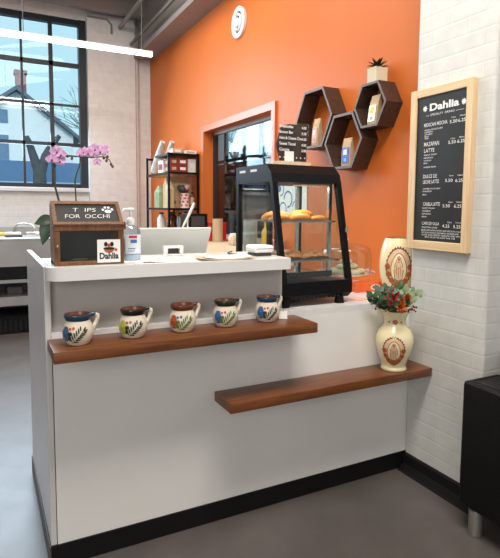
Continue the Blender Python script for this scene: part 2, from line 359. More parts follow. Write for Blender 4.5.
# ================================================================== COUNTER
ZT = 1.17; ZW = .916
c = thing('service_counter', (.9, .4, 0), 'long white service counter with raised ledge, black base and grey end panel', 'counter')
b = MB(); b.box(.0245, W - .001, 0.0005, .03, .0885, ZW - .03); b.build('front_panel', 'white', c)
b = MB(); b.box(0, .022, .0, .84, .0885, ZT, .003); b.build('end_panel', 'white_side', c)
b = MB(); b.box(.022, W - .001, 0.0005, .70, ZW - .03, ZW); b.build('worktop', 'pinkcloth' if False else 'ledge', c)
b = MB(); b.box(.022, 1.027, .03, .06, ZW, 1.12); b.build('upper_panel', flat('ledge_shaded_panel', (.50, .475, .45), .4, noise=.05), c)  # panel colour darkened to carry the shadow under the ledge
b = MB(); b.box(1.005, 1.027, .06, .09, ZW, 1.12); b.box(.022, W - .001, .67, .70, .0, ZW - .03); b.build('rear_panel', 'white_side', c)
# ledge with rounded front left corner
pts = []; R = .06; y0 = -.067
pts.append((.022, .33)); pts.append((.002, .0)); 
pts = [(.022, .33), (.022, .0), (.004, .0)]
for k in range(9):
    a = PI + k * (PI / 2) / 8; pts.append((.004 + R + R * math.cos(a), y0 + R + R * math.sin(a)))
pts += [(1.014, y0), (1.019, y0 + .005), (1.019, .19), (1.014, .33)]
b = MB(); b.prism([(x, y, 1.121) for x, y in pts], (0, 0, ZT - 1.121)); b.build('ledge', 'ledge', c, smooth=35)
b = MB(); b.box(.0, L - .02, -.006, .02, 0, .0885, .002); b.build('baseboard', 'black', c)
b = MB(); b.box(-.006, .0, -.006, .84, 0, .0885, .002); b.build('baseboard', mat('grey_brown_base', (.085, .07, .06), .5, noise=.2), c)

def floating_shelf(x0, x1, zt, d, label):
    b = MB(); b.box(x0, x1, -d, -.003, zt - .0416, zt, .0025)
    return tag(b.build('floating_shelf', 'wood', loc=((x0 + x1) / 2, 0, zt), smooth=40), label, 'shelf')
floating_shelf(.006, 1.074, .8985, .204, 'upper brown wooden shelf on the white counter front holding the painted mugs')
floating_shelf(.675, L - .001, .5944, .177, 'lower brown wooden shelf on the counter front carrying the flower vase')

# ---- mugs
def mug(x, y, rim, flower, leafm, label, rot=0, tagp=False):
    z = .8985
    t = thing('painted_mug', (x, y, z), label, 'mug', 'hand painted clay mugs on the upper shelf')
    prof_o = [(0, 0), (.034, 0), (.042, .004), (.0525, .028), (.0545, .050), (.0490, .072), (.0420, .086), (.0400, .093)]
    prof_i = [(.0375, .093), (.0390, .078), (.045, .060), (.045, .03), (.03, .010), (0, .008)]
    b = MB(); b.lathe(prof_o + prof_i, (x, y, z), 36, cap=False); b.build('body', 'mugcream', t, smooth=60)
    b = MB(); b.lathe([(.0422, .088), (.0455, .096), (.0480, .105), (.0460, .110), (.0425, .1095), (.039, .099), (.0375, .090), (.0422, .088)], (x, y, z), 36, cap=False); b.build('rim', rim, t, smooth=60)
    b = MB(); b.lathe([(.0422, .1090), (.038, .097), (.0385, .079), (.0445, .060), (.044, .03), (.03, .0112), (0, .0102)], (x, y, z), 30, cap=False); b.build('inner_glaze', 'brownin', t, smooth=60)
    # handle: leaves the rim to the right, comes back diagonally to the body
    hd = Vector((math.cos(rot), math.sin(rot), 0)); P = lambda r, h: V(x, y, z + h) + hd * r
    b = MB(); b.tube([P(.040, .101), P(.054, .105), P(.062, .103)], [.0075, .007, .0075], 10); b.build('handle_top', rim, t, smooth=60)
    b = MB(); b.tube([P(.060, .103), P(.0690, .099), P(.0690, .089), P(.063, .072), P(.056, .057), P(.050, .046)], [.0076, .008, .0078, .0074, .0078, .009], 10); b.build('handle', 'mugcream', t, smooth=60)
    # painted decoration wrapped on the body, facing the camera
    def surf(s, h, off=.0007):
        rr = None
        for (r0, h0), (r1, h1) in zip(prof_o[1:], prof_o[2:]):
            if h0 <= h <= h1: rr = r0 + (r1 - r0) * (h - h0) / (h1 - h0)
        if rr is None: rr = .05
        rr += off; a = -PI / 2 - .17 + s / .052
        return V(x + rr * math.cos(a), y + rr * math.sin(a), z + h)
    def disc(b, s, h, rs, rh, n=14, off=.0007, rotd=0, wob=0):
        cv = b.b.verts.new(surf(s, h, off + .0003)); ring = []; mid = []
        for k in range(n):
            a = 2 * PI * k / n; q = 1 + wob * math.cos(6 * a); u = rs * q * math.cos(a); v = rh * q * math.sin(a)
            u, v = u * math.cos(rotd) - v * math.sin(rotd), u * math.sin(rotd) + v * math.cos(rotd)
            ring.append(b.b.verts.new(surf(s + u, h + v, off))); mid.append(b.b.verts.new(surf(s + u / 2, h + v / 2, off + .0002)))
        for k in range(n):
            b.b.faces.new((cv, mid[k], mid[(k + 1) % n])); b.b.faces.new((mid[k], ring[k], ring[(k + 1) % n], mid[(k + 1) % n]))
    b = MB(); disc(b, -.046, .045, .017, .028, 20, wob=.06); b.build('painted_flower', flower, t)
    b = MB()
    b.b.free()
    for s, h, r in ((-.027, .064, .005), (-.014, .066, .0055), (.021, .046, .0042)):
        b = MB(); disc(b, s, h, r, r, off=.001); b.build('painted_dot', 'reddot' if flower != 'redflower' else 'blueflower', t)
    b = MB(); st = [(-.022, .012), (-.008, .022), (.006, .038), (.018, .056)]
    for i in range(len(st) - 1):
        a, d = st[i], st[i + 1]; cs = ((a[0] + d[0]) / 2, (a[1] + d[1]) / 2); ln = math.hypot(d[0] - a[0], d[1] - a[1]); disc(b, cs[0], cs[1], ln * .58, .0014, 8, .0011, math.atan2(d[1] - a[1], d[0] - a[0]))
    for i in range(6):
        f = i / 5; px = -.018 + f * .034; pz = .014 + f * .040; ll = .009 + .003 * math.sin(PI * f)
        disc(b, px - .006, pz + .011, ll, .0026, 10, .0011, 1.85 - f * .3); disc(b, px + .012, pz + .002, ll, .0026, 10, .0011, .15 + f * .25)
    disc(b, .024, .062, .008, .0035, 10, .0012, .95)
    disc(b, -.026, .046, .009, .007, 10, .0011, .6); disc(b, -.028, .03, .010, .006, 10, .0011, 1.4)
    b.build('painted_leaves', leafm, t)
    if tagp:
        b = MB(); b.box(-.019, .019, -.0008, .0008, 0, .036, 0, Matrix.Translation((x + .082, y + .0, z + .001)) @ Matrix.Rotation(-.35, 4, 'Z') @ Matrix.Rotation(-.12, 4, 'X')); b.build('price_tag', 'paper', t)
        b = MB(); b.tube([P(.072, .080), P(.083, .05), P(.081, .034)], .0008, 5); b.build('tag_string', 'ink', t)
    return t
mug(.100, -.110, 'navy', 'tealflower', 'leafdark', 'cream clay mug with navy rim and slate blue flower, first from the shelf left end')
mug(.303, -.095, 'blackglaze', 'limeflower', 'leafdark', 'cream clay mug with black rim and lime green flower')
mug(.503, -.085, 'brownglaze', 'redflower', 'leafgreen', 'cream clay mug with brown rim and terracotta flower, in the middle of the row')
mug(.695, -.075, 'greenglaze', 'blueflower', 'leafgreen', 'cream clay mug with dark green rim and blue flower, fourth along')
mug(.897, -.068, 'navy', 'blueflower', 'leafdark', 'cream clay mug with blue rim and a small white paper tag', tagp=True)

# ---- vases
def interp(prof, h):
    for (r0, h0), (r1, h1) in zip(prof, prof[1:]):
        if h0 <= h <= h1 and h1 > h0: return r0 + (r1 - r0) * (h - h0) / (h1 - h0)
    return prof[-1][0]
def guadalupe(t, x, y, z, prof, ang, hc, H, Wd, ry=1.):
    """oval rayed emblem with a robed figure, wrapped on a lathe body"""
    R0 = interp(prof, hc)
    def surf(s, h, off):
        rr = interp(prof, h) + off; a = ang + s / R0
        return V(x + rr * math.cos(a), y + rr * math.sin(a) * ry, z + h)
    def poly(b, pts, off, grid=5):
        cs = sum(p[0] for p in pts) / len(pts); ch = sum(p[1] for p in pts) / len(pts)
        prev = [b.b.verts.new(surf(cs, hc + ch, off + .0004))]; n = len(pts)
        for g in range(1, grid + 1):
            f = g / grid; cur = [b.b.verts.new(surf(cs + (p[0] - cs) * f, hc + ch + (p[1] - ch) * f, off)) for p in pts]
            for k in range(n):
                if g == 1: b.b.faces.new((prev[0], cur[k], cur[(k + 1) % n]))
                else: b.b.faces.new((prev[k], cur[k], cur[(k + 1) % n], prev[(k + 1) % n]))
            prev = cur
    def ellipse(a, c2, s0=0, h0=0, n=24, amp=0, fr=1): return [(s0 + a * (1 + amp * (k % 2)) * math.cos(2 * PI * k / n), h0 + c2 * (1 + amp * (k % 2)) * math.sin(2 * PI * k / n)) for k in range(n)]
    b = MB(); poly(b, ellipse(Wd, H, n=56, amp=.10), .0008); b.build('painted_rays', 'rustdark', t)
    b = MB(); poly(b, ellipse(Wd * .94, H * .94, n=36), .0014); b.build('painted_halo', 'pinkflesh', t)
    b = MB(); poly(b, [(Wd * .62 * math.cos(a) * (1 - .18 * math.sin(a)), H * .76 * math.sin(a)) for a in [2 * PI * k / 30 for k in range(30)]], .002); b.build('painted_outline', 'rust', t)
    b = MB(); poly(b, [(Wd * .56 * math.cos(a) * (1 - .18 * math.sin(a)), H * .70 * math.sin(a)) for a in [2 * PI * k / 30 for k in range(30)]], .0026); b.build('painted_mandorla', 'cream', t)
    # robe: pointed hood, shoulders and folds
    rb = [(0, .62), (.13, .52), (.18, .38), (.30, .15), (.36, -.15), (.30, -.6), (.12, -.68), (-.12, -.68), (-.30, -.6), (-.36, -.15), (-.30, .15), (-.18, .38), (-.13, .52)]
    b = MB(); poly(b, [(p[0] * Wd, p[1] * H) for p in rb], .0032); b.build('painted_robe', 'rustdark', t)
    b = MB(); poly(b, [(p[0] * Wd * .86, p[1] * H * .92) for p in rb], .0038); b.build('painted_cloak', 'pinkflesh', t)
    b = MB()
    for s0, h0, a, c2 in ((-.0, .28, .10, .02), (-.15, -.1, .02, .34), (.15, -.12, .02, .34), (0, -.25, .018, .28), (.0, .0, .09, .022)): poly(b, ellipse(a * Wd, c2 * H, s0 * Wd, h0 * H, 10), .0044, 2)
    poly(b, ellipse(.085 * Wd, .085 * H, 0, .43 * H, 12), .0044, 2)
    b.build('painted_folds', 'rust', t)
    b = MB()
    for k in range(8):
        a = PI * .98 + k * PI * 1.04 / 7; poly(b, ellipse(Wd * .21, Wd * .21, Wd * .86 * math.cos(a), H * .86 * math.sin(a), 14, .22), .005, 2)
    b.build('painted_roses', 'rust', t)
VS = .885
vp = [(r * VS, h) for r, h in [(0, 0), (.070, 0), (.074, .006), (.070, .016), (.066, .024), (.074, .042), (.092, .085), (.1035, .125), (.1055, .150), (.1005, .178), (.085, .203), (.068, .220), (.061, .232), (.0605, .250), (.066, .272), (.084, .292), (.096, .300)]]
vin = [(r * VS, h) for r, h in [(.092, .300), (.078, .290), (.056, .265), (.054, .24), (.062, .215), (.09, .16), (.06, .04), (0, .03)]]
vx, vy, vz = 1.606, -.097, .5946
t = thing('flower_vase', (vx, vy, vz), 'cream round bellied vase with rust emblem on the lower wooden shelf', 'vase')
b = MB(); b.lathe(vp + vin, (vx, vy, vz), 56, cap=False); b.build('body', 'cream', t, smooth=60)
va = math.atan2(-2.08 - vy, -.19 - vx) + .02
guadalupe(t, vx, vy, vz, vp[1:], va - .03, .108, .070, .052)
b = MB()
R0 = .061
for s0 in (-.034, 0, .034):
    n = 14; cv = []
    for k in range(n):
        a = 2 * PI * k / n; rr = (.0125 if s0 == 0 else .005) * (1 + .15 * math.cos(5 * a)); h = .246 + rr * math.sin(a); aa = va + (s0 + rr * 1.2 * math.cos(a)) / R0; q = interp(vp, h) + .0012
        cv.append(b.b.verts.new((vx + q * math.cos(aa), vy + q * math.sin(aa), vz + h)))
    b.b.faces.new(cv)
b.build('painted_neck_flowers', 'rust', t)

bvp = [(0, 0), (.062, 0), (.066, .01), (.084, .05), (.100, .10), (.107, .155), (.106, .20), (.099, .25), (.088, .29), (.076, .316)]
bx, by, bz = 1.84, .145, ZW + .0005
t = thing('tall_vase', (bx, by, bz), 'tall cream tapered vase with rust emblem on the counter against the pillar', 'vase')
b = MB(); b.lathe(bvp + [(.072, .316), (.084, .28), (.095, .18), (.06, .03), (0, .02)], (bx, by, bz), 56, cap=False); b.build('body', 'cream', t, smooth=60)
b = MB(); b.lathe([(.0752, .3165), (.0725, .3175), (.0708, .3150)], (bx, by, bz), 48, cap=False); b.build('rim_line', 'brownglaze', t)
guadalupe(t, bx, by, bz, bvp[1:], math.atan2(-2.08 - by, -.19 - bx) + .0, .160, .108, .070)

# ---- bouquet
t = thing('flower_bouquet', (vx, vy, vz + .24), 'mixed eucalyptus, orange blooms and dark berries standing in the round vase', 'flowers')
top = V(vx, vy, vz + .288); cam_dir = (V(-.19, -2.08, 1.4) - top).normalized(); rt = V(.883, -.468, 0)
def sprig(base, tip, lm, n, ll, lw, stemr=.0018):
    base = Vector(base); tip = Vector(tip); mid = (base + tip) / 2 + V(0, 0, .02)
    pts = [base, (base * .55 + mid * .45), mid, (mid + tip) / 2 + V(0, 0, .006), tip]
    b = MB(); b.tube(pts, stemr, 5)
    st = b.build('stem', 'stem', t)
    b = MB()
    for k in range(n):
        f = (k + .6) / n; q = f * 4; i = min(int(q), 3); p = pts[i].lerp(pts[i + 1], q - i)
        if f < .3: continue
        for sgn in (-1, 1):
            d = (tip - base).normalized() * .45 + rt * sgn * (.8 + random.uniform(-.2, .3)) + cam_dir * random.uniform(-.6, .9) + V(0, 0, random.uniform(-.3, .5))
            b.leafshape(p, d, cam_dir + V(random.uniform(-.6, .6), random.uniform(-.6, .6), .3), ll * random.uniform(.8, 1.15), lw * random.uniform(.85, 1.2), random.uniform(0, .35))
    b.leafshape(tip, (tip - base), cam_dir, ll, lw)
    b.build('leaves', lm, t, smooth=60)
def off(r, h, f): return top + rt * r + V(0, 0, h) + cam_dir * f
for r, h, f, m_, n, ll, lw in ((-.115, .075, .03, 'leaf', 6, .042, .028), (-.085, .105, .00, 'euca', 7, .036, .026), (-.05, .115, -.02, 'leaf', 7, .036, .026), (-.02, .10, .05, 'euca', 7, .034, .028),
    (.02, .125, -.01, 'leaf', 6, .036, .026), (.045, .10, .02, 'euca2', 6, .036, .03), (.075, .095, .0, 'euca', 6, .036, .028), (.105, .085, .04, 'euca2', 6, .036, .036), (-.09, .04, .06, 'leafdk', 6, .04, .026),
    (-.05, .035, .09, 'leafdk', 6, .036, .028), (-.01, .03, .10, 'leaf', 5, .034, .024), (.05, .04, .09, 'leafdk', 5, .036, .026), (-.115, .05, .0, 'leafdk', 6, .036, .024), (.08, .055, .05, 'euca2', 5, .034, .03)):
    sprig(top + V(random.uniform(-.02, .02), random.uniform(-.02, .02), -.03), off(r, h, f), m_, n, ll, lw)
def bloom(p, r, m_, petals=16):
    b = MB()
    for k in range(petals):
        a = 2 * PI * k / petals * 2.4; e = .25 + .75 * (k / petals)
        d = (rt * math.cos(a) + V(0, 0, 1) * math.sin(a)) * e + cam_dir * (1.15 - e)
        b.leafshape(p, d, cam_dir + V(0, 0, .1), r, r * .6, -.2)
    b.ball(Vector(p) + cam_dir * r * .2, r * .25, 1)
    return b.build('bloom', m_, t, smooth=60)
bloom(off(.025, .022, .11), .034, 'orangefl'); bloom(off(.055, .068, .055), .028, 'orangefl'); bloom(off(-.008, .066, .08), .022, 'redfl'); bloom(off(-.022, .04, .1), .018, 'redfl'); bloom(off(.005, .09, .05), .018, 'redfl'); bloom(off(.03, .055, .09), .02, 'orangefl')
for k in range(46):
    sd = random.choice((-1, 1)); b = MB(); b.ball(off(sd * random.uniform(.03, .115), random.uniform(.0, .035) + (.012 if sd < 0 else -.004), random.uniform(.04, .09)), random.uniform(.004, .0065), 1)
    b.build('dark_berry', 'berry', t, smooth=60)
for k in range(16):
    b = MB(); b.ball(off(-.04 + random.uniform(-.012, .03), .05 + random.uniform(-.01, .07), .07), .0045, 1); b.build('red_berry', 'redfl', t, smooth=60)

# ---- tip box
bx0, bx1, by0, by1, bz0 = .042, .290, .010, .155, ZT + .0005
t = thing('tip_box', (.167, .1, bz0), 'house shaped wooden tip box with chalkboard lid and glass front on the ledge', 'tip box')
zc = 1.318; zt = 1.402
b = MB()
for xx in (bx0, bx1 - .014):   # side walls, roof shaped
    b.prism([(xx, by0, bz0), (xx, by1, bz0), (xx, by1, zt), (xx, by0 + .085, zt), (xx, by0, zc)], (.014, 0, 0))
b.box(bx0, bx1, by0, by1, bz0, bz0 + .012); b.box(bx0 + .014, bx1 - .014, by1 - .01, by1, bz0, zt)
b.build('wooden_case', 'boxwood', t)
b = MB(); b.box(bx0 - .004, bx0 + .017, by0 - .012, by0 + .004, bz0, zc); b.box(bx1 - .017, bx1 + .004, by0 - .012, by0 + .004, bz0, zc); b.box(bx0 - .004, bx1 + .004, by0 - .014, by0 + .004, zc - .018, zc + .002, .002); b.box(bx0 - .004, bx1 + .004, by0 - .014, by0 + .004, bz0, bz0 + .014, .002)
b.build('front_frame', 'boxwood', t)
b = MB(); b.box(bx0 + .017, bx1 - .017, by0 - .004, by0 - .002, bz0 + .014, zc - .018); b.build('glass_front', 'caseglass', t)
b = MB(); b.box(bx0 + .014, bx1 - .014, by1 - .013, by1 - .0105, bz0 + .012, zc - .01); b.build('dark_lining', 'grey', t)
# sloping lid
A = V(bx0 - .004, by0 - .014, zc); B = V(bx1 + .004, by0 - .014, zc); S = V(0, .097, zt - zc).normalized(); SL = math.hypot(.097, zt - zc); NN = V(1, 0, 0).cross(S)
def lid(b, u0, u1, v0, v1, th): 
    p = [A + V(u0, 0, 0) + S * v0, A + V(u1, 0, 0) + S * v0, A + V(u1, 0, 0) + S * v1, A + V(u0, 0, 0) + S * v1]; b.prism([q for q in p], NN * th)
LW = (B - A).x
b = MB(); lid(b, 0, LW, 0, .014, .010); lid(b, 0, LW, SL - .012, SL + .004, .010); lid(b, 0, .014, .014, SL - .012, .010); lid(b, LW - .014, LW, .014, SL - .012, .010); b.build('lid_frame', 'boxwood', t)
b = MB(); lid(b, .014, LW - .014, .014, SL - .012, .004); bd = b.build('chalkboard', 'chalk', t)
O = A + NN * .0045
b = MB(); put_text(b, 'T  IPS', O + V(.078, 0, 0) + S * .076, (1, 0, 0), S, .085, .022, bold=-.012, shear=.15); put_text(b, 'FOR  OCCHI', O + V(.045, 0, 0) + S * .040, (1, 0, 0), S, .165, .022, bold=-.012, shear=.1); b.build('chalk_lettering', 'chalkwhite', bd)
b = MB()
def pdisc(cu, cv, ru, rv, n=16): b.face([O + NN * .0008 + V(cu + ru * math.cos(2 * PI * k / n), 0, 0) + S * (cv + rv * math.sin(2 * PI * k / n)) for k in range(n)])
pdisc(.208, .078, .013, .010); pdisc(.190, .088, .005, .0065); pdisc(.200, .101, .005, .0065); pdisc(.213, .101, .005, .0065); pdisc(.225, .090, .005, .0065)
b.build('paw_print', 'chalkwhite', bd)
b = MB(); b.tube([V(bx1 + .004, by0 + .03, zc + .012), V(bx1 + .018, by0 + .03, zc + .012), V(bx1 + .018, by0 + .03, zc - .012), V(bx1 + .004, by0 + .03, zc - .012)], .005, 8); b.build('side_handle', 'boxwood', t)
b = MB(); b.ball((bx0 + .008, by0 - .018, 1.245), .006, 2); b.build('latch_knob', 'chrome', t, smooth=60)
s0, s1, sz0, sz1 = .192, .279, 1.178, 1.266; sy = by0 - .0155
b = MB(); b.box(s0, s1, sy, sy + .0012, sz0, sz1); st = b.build('logo_card', 'paper', t)
b = MB(); put_text(b, 'Dahlia', (s0 + .008, sy, sz0 + .014), (1, 0, 0), (0, 0, 1), .072, .024, bold=.035); b.build('card_lettering', 'ink', st)
def disc_xz(b, cx, cz, rx, rz, y, n=18, a0=0, a1=2 * PI): b.face([(cx + rx * math.cos(a0 + (a1 - a0) * k / n), y, cz + rz * math.sin(a0 + (a1 - a0) * k / n)) for k in range(n + (0 if a1 - a0 > 6 else 1))])
b = MB(); disc_xz(b, .236, 1.232, .020, .018, sy - .0006, a0=PI, a1=2 * PI); b.build('printed_cup', 'rust', st)
b = MB(); disc_xz(b, .236, 1.232, .022, .005, sy - .0012); disc_xz(b, .224, 1.248, .007, .009, sy - .001); disc_xz(b, .247, 1.248, .007, .009, sy - .001); b.build('printed_ears', 'ink', st)
b = MB(); disc_xz(b, .236, 1.243, .006, .008, sy - .0018); disc_xz(b, .262, 1.226, .006, .006, sy - .001); b.build('printed_face', 'reddot', st)
# folded note inside
b = MB(); b.box(.12, .17, .09, .11, bz0 + .0125, bz0 + .016); tag(b.build('folded_banknote', 'tan', loc=(.14, .1, bz0 + .012)), 'crumpled pale note lying inside the tip box', 'banknote')

# ---- orchid
t = thing('potted_orchid', (.13, .44, ZW), 'tall orchid with arching pink flower sprays behind the tip box', 'plant')
oy = .42
b = MB(); b.lathe([(0, 0), (.05, 0), (.068, .13), (.072, .14), (.064, .14), (.058, .12), (0, .115)], (.13, .44, ZW + .0005), 28, cap=False); b.build('pot', 'plasticwhite', t, smooth=50)
b = MB(); b.tube([(.125, .44, 1.03), (.116, .43, 1.30), (.11, oy, 1.414), (.097, oy, 1.47), (.092, oy, 1.527), (.097, oy, 1.575), (.115, oy, 1.605), (.145, oy, 1.614), (.19, oy, 1.613), (.25, oy, 1.611), (.305, oy, 1.618), (.332, oy, 1.605), (.342, oy, 1.582)], [.0048] * 8 + [.0035, .003, .0025, .002, .002], 7); b.build('flower_stem', 'stem', t, smooth=60)
b = MB(); b.tube([(.145, .44, 1.03), (.178, .43, 1.3), (.182, oy, 1.415), (.179, oy, 1.508), (.190, oy, 1.545), (.202, oy, 1.576), (.204, oy, 1.61)], .0033, 7); b.build('flower_stem', 'stem', t, smooth=60)
def orchid(cx, cz, r, dy=0, tilt=0.):
    cx += .013
    p = V(cx, oy - .012 + dy, cz); f = V(-.25 + tilt, -1, .05).normalized(); rx = V(1, -.2, 0).normalized(); uz = rx.cross(f).normalized() * -1
    if uz.z < 0: uz = -uz
    b = MB()
    for a, ll, ww in ((90, 1, .75), (215, .95, .7), (325, .95, .7)): 
        a = math.radians(a + random.uniform(-12, 12)); b.leafshape(p, rx * math.cos(a) + uz * math.sin(a), f, r * ll, r * ww, .15)
    for a in (12, 168):
        a = math.radians(a + random.uniform(-10, 10)); b.leafshape(p + f * .002, rx * math.cos(a) + uz * math.sin(a), f, r * 1.05, r * 1.15, .1)
    fl = b.build('flower', 'orchid', t, smooth=60)
    b = MB(); b.ball(p + f * .006 - uz * r * .12, r * .16, 1, (1, 1, 1.3)); b.build('flower_lip', 'orchidc', fl, smooth=60)
for q in ((.092, 1.628, .031), (.072, 1.594, .028), (.104, 1.588, .027), (.108, 1.616, .024, -.008), (.205, 1.632, .028), (.222, 1.628, .026, -.01), (.254, 1.648, .030), (.275, 1.638, .03, -.01), (.292, 1.650, .026), (.244, 1.625, .024), (.262, 1.592, .020), (.188, 1.622, .020)): orchid(*q)
for q in ((.128, 1.612), (.150, 1.612), (.168, 1.603), (.306, 1.612), (.322, 1.618), (.318, 1.600), (.338, 1.585), (.345, 1.575), (.31, 1.63)): 
    b = MB(); b.ball((q[0], oy - .004, q[1]), .0068, 1, (1, 1, 1.25)); b.build('bud', 'stembrown', t, smooth=60)
for pa, base, d, l, w_ in ((((.12, .44, 1.05), (.09, .44, 1.25), (.075, .435, 1.345)), (.078, .435, 1.348), (-.36, -.1, -1), .135, .062), (((.12, .44, 1.05), (.10, .45, 1.2), (.085, .44, 1.335)), (.088, .44, 1.340), (-1, -.1, -.30), .085, .05)):
    b = MB(); b.tube(pa, [.010, .009, .008], 8); b.leafshape(base, d, (-.4, -1, .3), l, w_, .12, 10); b.build('leaf', 'leafdk', t, smooth=60)
for a, l in (((.5, .3, .55), .22), ((.1, .5, .8), .24), ((.6, -.2, .6), .2)):
    b = MB(); b.leafshape((.12, .44, 1.05), a, (-.5, -1, .5), l, .08, .5, 10); b.build('leaf', 'leafdk', t, smooth=60)

# ---- sanitizer bottle
x, y, z = .348, .105, ZT + .0005
t = thing('sanitizer_bottle', (x, y, z), 'clear pump bottle with blue and red label right of the tip box', 'bottle')
b = MB(); b.lathe([(0, 0), (.037, 0), (.040, .005), (.040, .112), (.035, .130), (.016, .143), (.013, .150)], (x, y, z), 32, sy=.7); b.build('body', 'clearplastic', t, smooth=50)
b = MB(); b.lathe([(.036, .004), (.0380, .02), (.0380, .095), (0, .096)], (x, y, z), 28, sy=.68, cap=False); b.build('gel', flat('pale_blue_gel', (.66, .74, .84), .2), t, smooth=50)
b = MB(); b.lathe([(.0405, .03), (.0405, .108)], (x, y, z), 24, cap=False, a0=-PI * .75, a1=-PI * .08, sy=.71); lb = b.build('label_wrap', flat('pale_label', (.74, .80, .87), .4), t, smooth=60)
for nm, s0, s1, h0, h1, m_ in (('printed_band', -.45, .95, .094, .104, 'dotred'), ('printed_logo', -.2, .9, .074, .088, 'blueprint'), ('printed_lines', -.6, .6, .05, .053, 'blueprint'), ('printed_lines', -.7, .5, .040, .043, 'skyblue')):
    b = MB(); b.lathe([(.0412, h0), (.0412, h1)], (x, y, z), 12, cap=False, a0=-PI / 2 - .1 + s0 * .6, a1=-PI / 2 - .1 + s1 * .6, sy=.72); b.build(nm, m_, lb)
b = MB(); b.lathe([(.017, .148), (.017, .166), (.010, .176), (.005, .178), (.005, .206), (0, .206)], (x, y, z), 20); b.tube([(x + .012, y, z + .209), (x, y, z + .210), (x - .03, y - .01, z + .209), (x - .036, y - .012, z + .200)], [.008, .008, .005, .004], 8); b.build('pump', flat('frosted_pump', (.66, .67, .66), .4), t, smooth=50)

# ---- papers, tape holder, reader
def sheet(name, pts, z, m_, label, cat, curl=0):
    b = MB(); n = 8
    P = [Vector((*p, 0)) for p in pts]; rows = []
    for i in range(n + 1):
        f = i / n; a = P[0].lerp(P[1], f); c2 = P[3].lerp(P[2], f); row = []
        for j in range(n + 1):
            q = a.lerp(c2, j / n); row.append(V(q.x, q.y, z + curl * (abs(2 * f - 1) ** 2) * .8))
        rows.append(row)
    vs = [[b.b.verts.new(p) for p in r] for r in rows]; v2 = [[b.b.verts.new(p + V(0, 0, .0012)) for p in r] for r in rows]
    for i in range(n):
        for j in range(n): b.b.faces.new((vs[i][j], vs[i][j + 1], vs[i + 1][j + 1], vs[i + 1][j])); b.b.faces.new((v2[i][j], v2[i + 1][j], v2[i + 1][j + 1], v2[i][j + 1]))
    for j in range(n): b.b.faces.new((vs[0][j], v2[0][j], v2[0][j + 1], vs[0][j + 1])); b.b.faces.new((vs[n][j + 1], v2[n][j + 1], v2[n][j], vs[n][j])); b.b.faces.new((vs[j + 1][0], v2[j + 1][0], v2[j][0], vs[j][0])); b.b.faces.new((vs[j][n], v2[j][n], v2[j + 1][n], vs[j + 1][n]))
    return tag(b.build(name, m_, loc=(P[0].x, P[0].y, z), smooth=30), label, cat)
fl = sheet('flyer', [(.315, .0), (.345, -.062), (.555, -.055), (.55, .03)], ZT + .0008, 'paper', 'white flyer printed with the cafe name, lying on the ledge near the tip box', 'paper')
b = MB(); put_text(b, 'Dahlia', (.365, -.046, ZT + .0026), (1, .03, 0), (-.03, 1, 0), .085, .034, bold=.03); b.build('printed_name', 'ink', fl)
b = MB(); b.box(.372, .405, -.012, .006, ZT + .0022, ZT + .0026); b.build('printed_picture', 'maroon', fl)
sheet('flyer', [(.31, .09), (.30, .02), (.50, .035), (.47, .10)], ZT + .0008, 'paper', 'blank white sheet on the ledge behind the printed flyer', 'paper')
sheet('paper_stack', [(.60, -.03), (.85, -.05), (.88, .12), (.62, .09)], ZT + .0012, 'tan', 'brown backed sheet with raised edges lying on the ledge mid counter', 'paper', .010)
sheet('paper_sheet', [(.63, -.01), (.84, -.03), (.87, .13), (.66, .10)], ZT + .0035, 'paper', 'white sheet lying on top of the brown backed sheet', 'paper', .010)
t = thing('card_stand', (.575, .25, ZT), 'small white bracket shaped card stand on the ledge before the screen', 'stand')
b = MB(); b.box(.530, .622, .235, .262, ZT + .0005, ZT + .008, .002); b.box(.530, .548, .235, .262, ZT + .008, ZT + .042, .004); b.box(.604, .622, .235, .262, ZT + .008, ZT + .042, .004); b.box(.530, .622, .235, .262, ZT + .034, ZT + .046, .004); b.build('frame', 'plasticwhite', t, smooth=40)
b = MB(); b.box(.549, .603, .248, .258, ZT + .009, ZT + .033, .002); b.build('insert', 'grey', t)
t = thing('card_reader', (.945, .10, ZT), 'small white payment card reader on dark base near the ledge end', 'card reader')
b = MB(); b.box(.905, .990, .06, .150, ZT + .0005, ZT + .018, .006, seg=3); b.build('base', 'grey', t, smooth=40)
b = MB(); b.box(.898, .998, .052, .158, ZT + .016, ZT + .050, .012, seg=4); b.build('body', 'plasticwhite', t, smooth=40)
b = MB(); b.box(.904, .992, .0510, .0525, ZT + .034, ZT + .036); b.build('card_slot', 'grey', t)
b = MB(); b.tube([(.89, .13, ZT + .006), (.86, .16, ZT + .005), (.83, .19, ZT + .005), (.85, .25, ZT + .005), (.9, .31, ZT + .005)], .0025, 6); b.tube([(.905, .13, ZT + .006), (.89, .13, ZT + .006)], .0025, 6); b.build('cable', 'ink', t, smooth=60)

# ---- point of sale screen, leaning towards the customers
t = thing('sale_screen', (.65, .50, ZW), 'pale grey back of a wide sale screen standing behind the ledge', 'monitor')
th = math.atan2(.10, .30); mt = Matrix.Translation((.655, .505, ZW + .10)) @ Matrix.Rotation(th, 4, 'X')
b = MB(); q = [(-.150, 0), (.150, 0), (.178, .285), (-.188, .285)]
b.prism([mt @ V(u, 0, v) for u, v in q], (mt.to_3x3() @ V(0, .016, 0))); b.build('shell', 'monitor', t)
b = MB(); b.prism([mt @ V(u * .94, .0165, .01 + v * .93) for u, v in q], (mt.to_3x3() @ V(0, .002, 0))); b.build('display', 'blackgloss', t)
b = MB(); b.box(.57, .74, .46, .64, ZW + .0005, ZW + .012, .004); b.tube([(.655, .56, ZW + .01), (.655, .54, ZW + .12), (.655, .512, ZW + .2)], .016, 10); b.build('stand', 'plasticwhite', t, smooth=50)

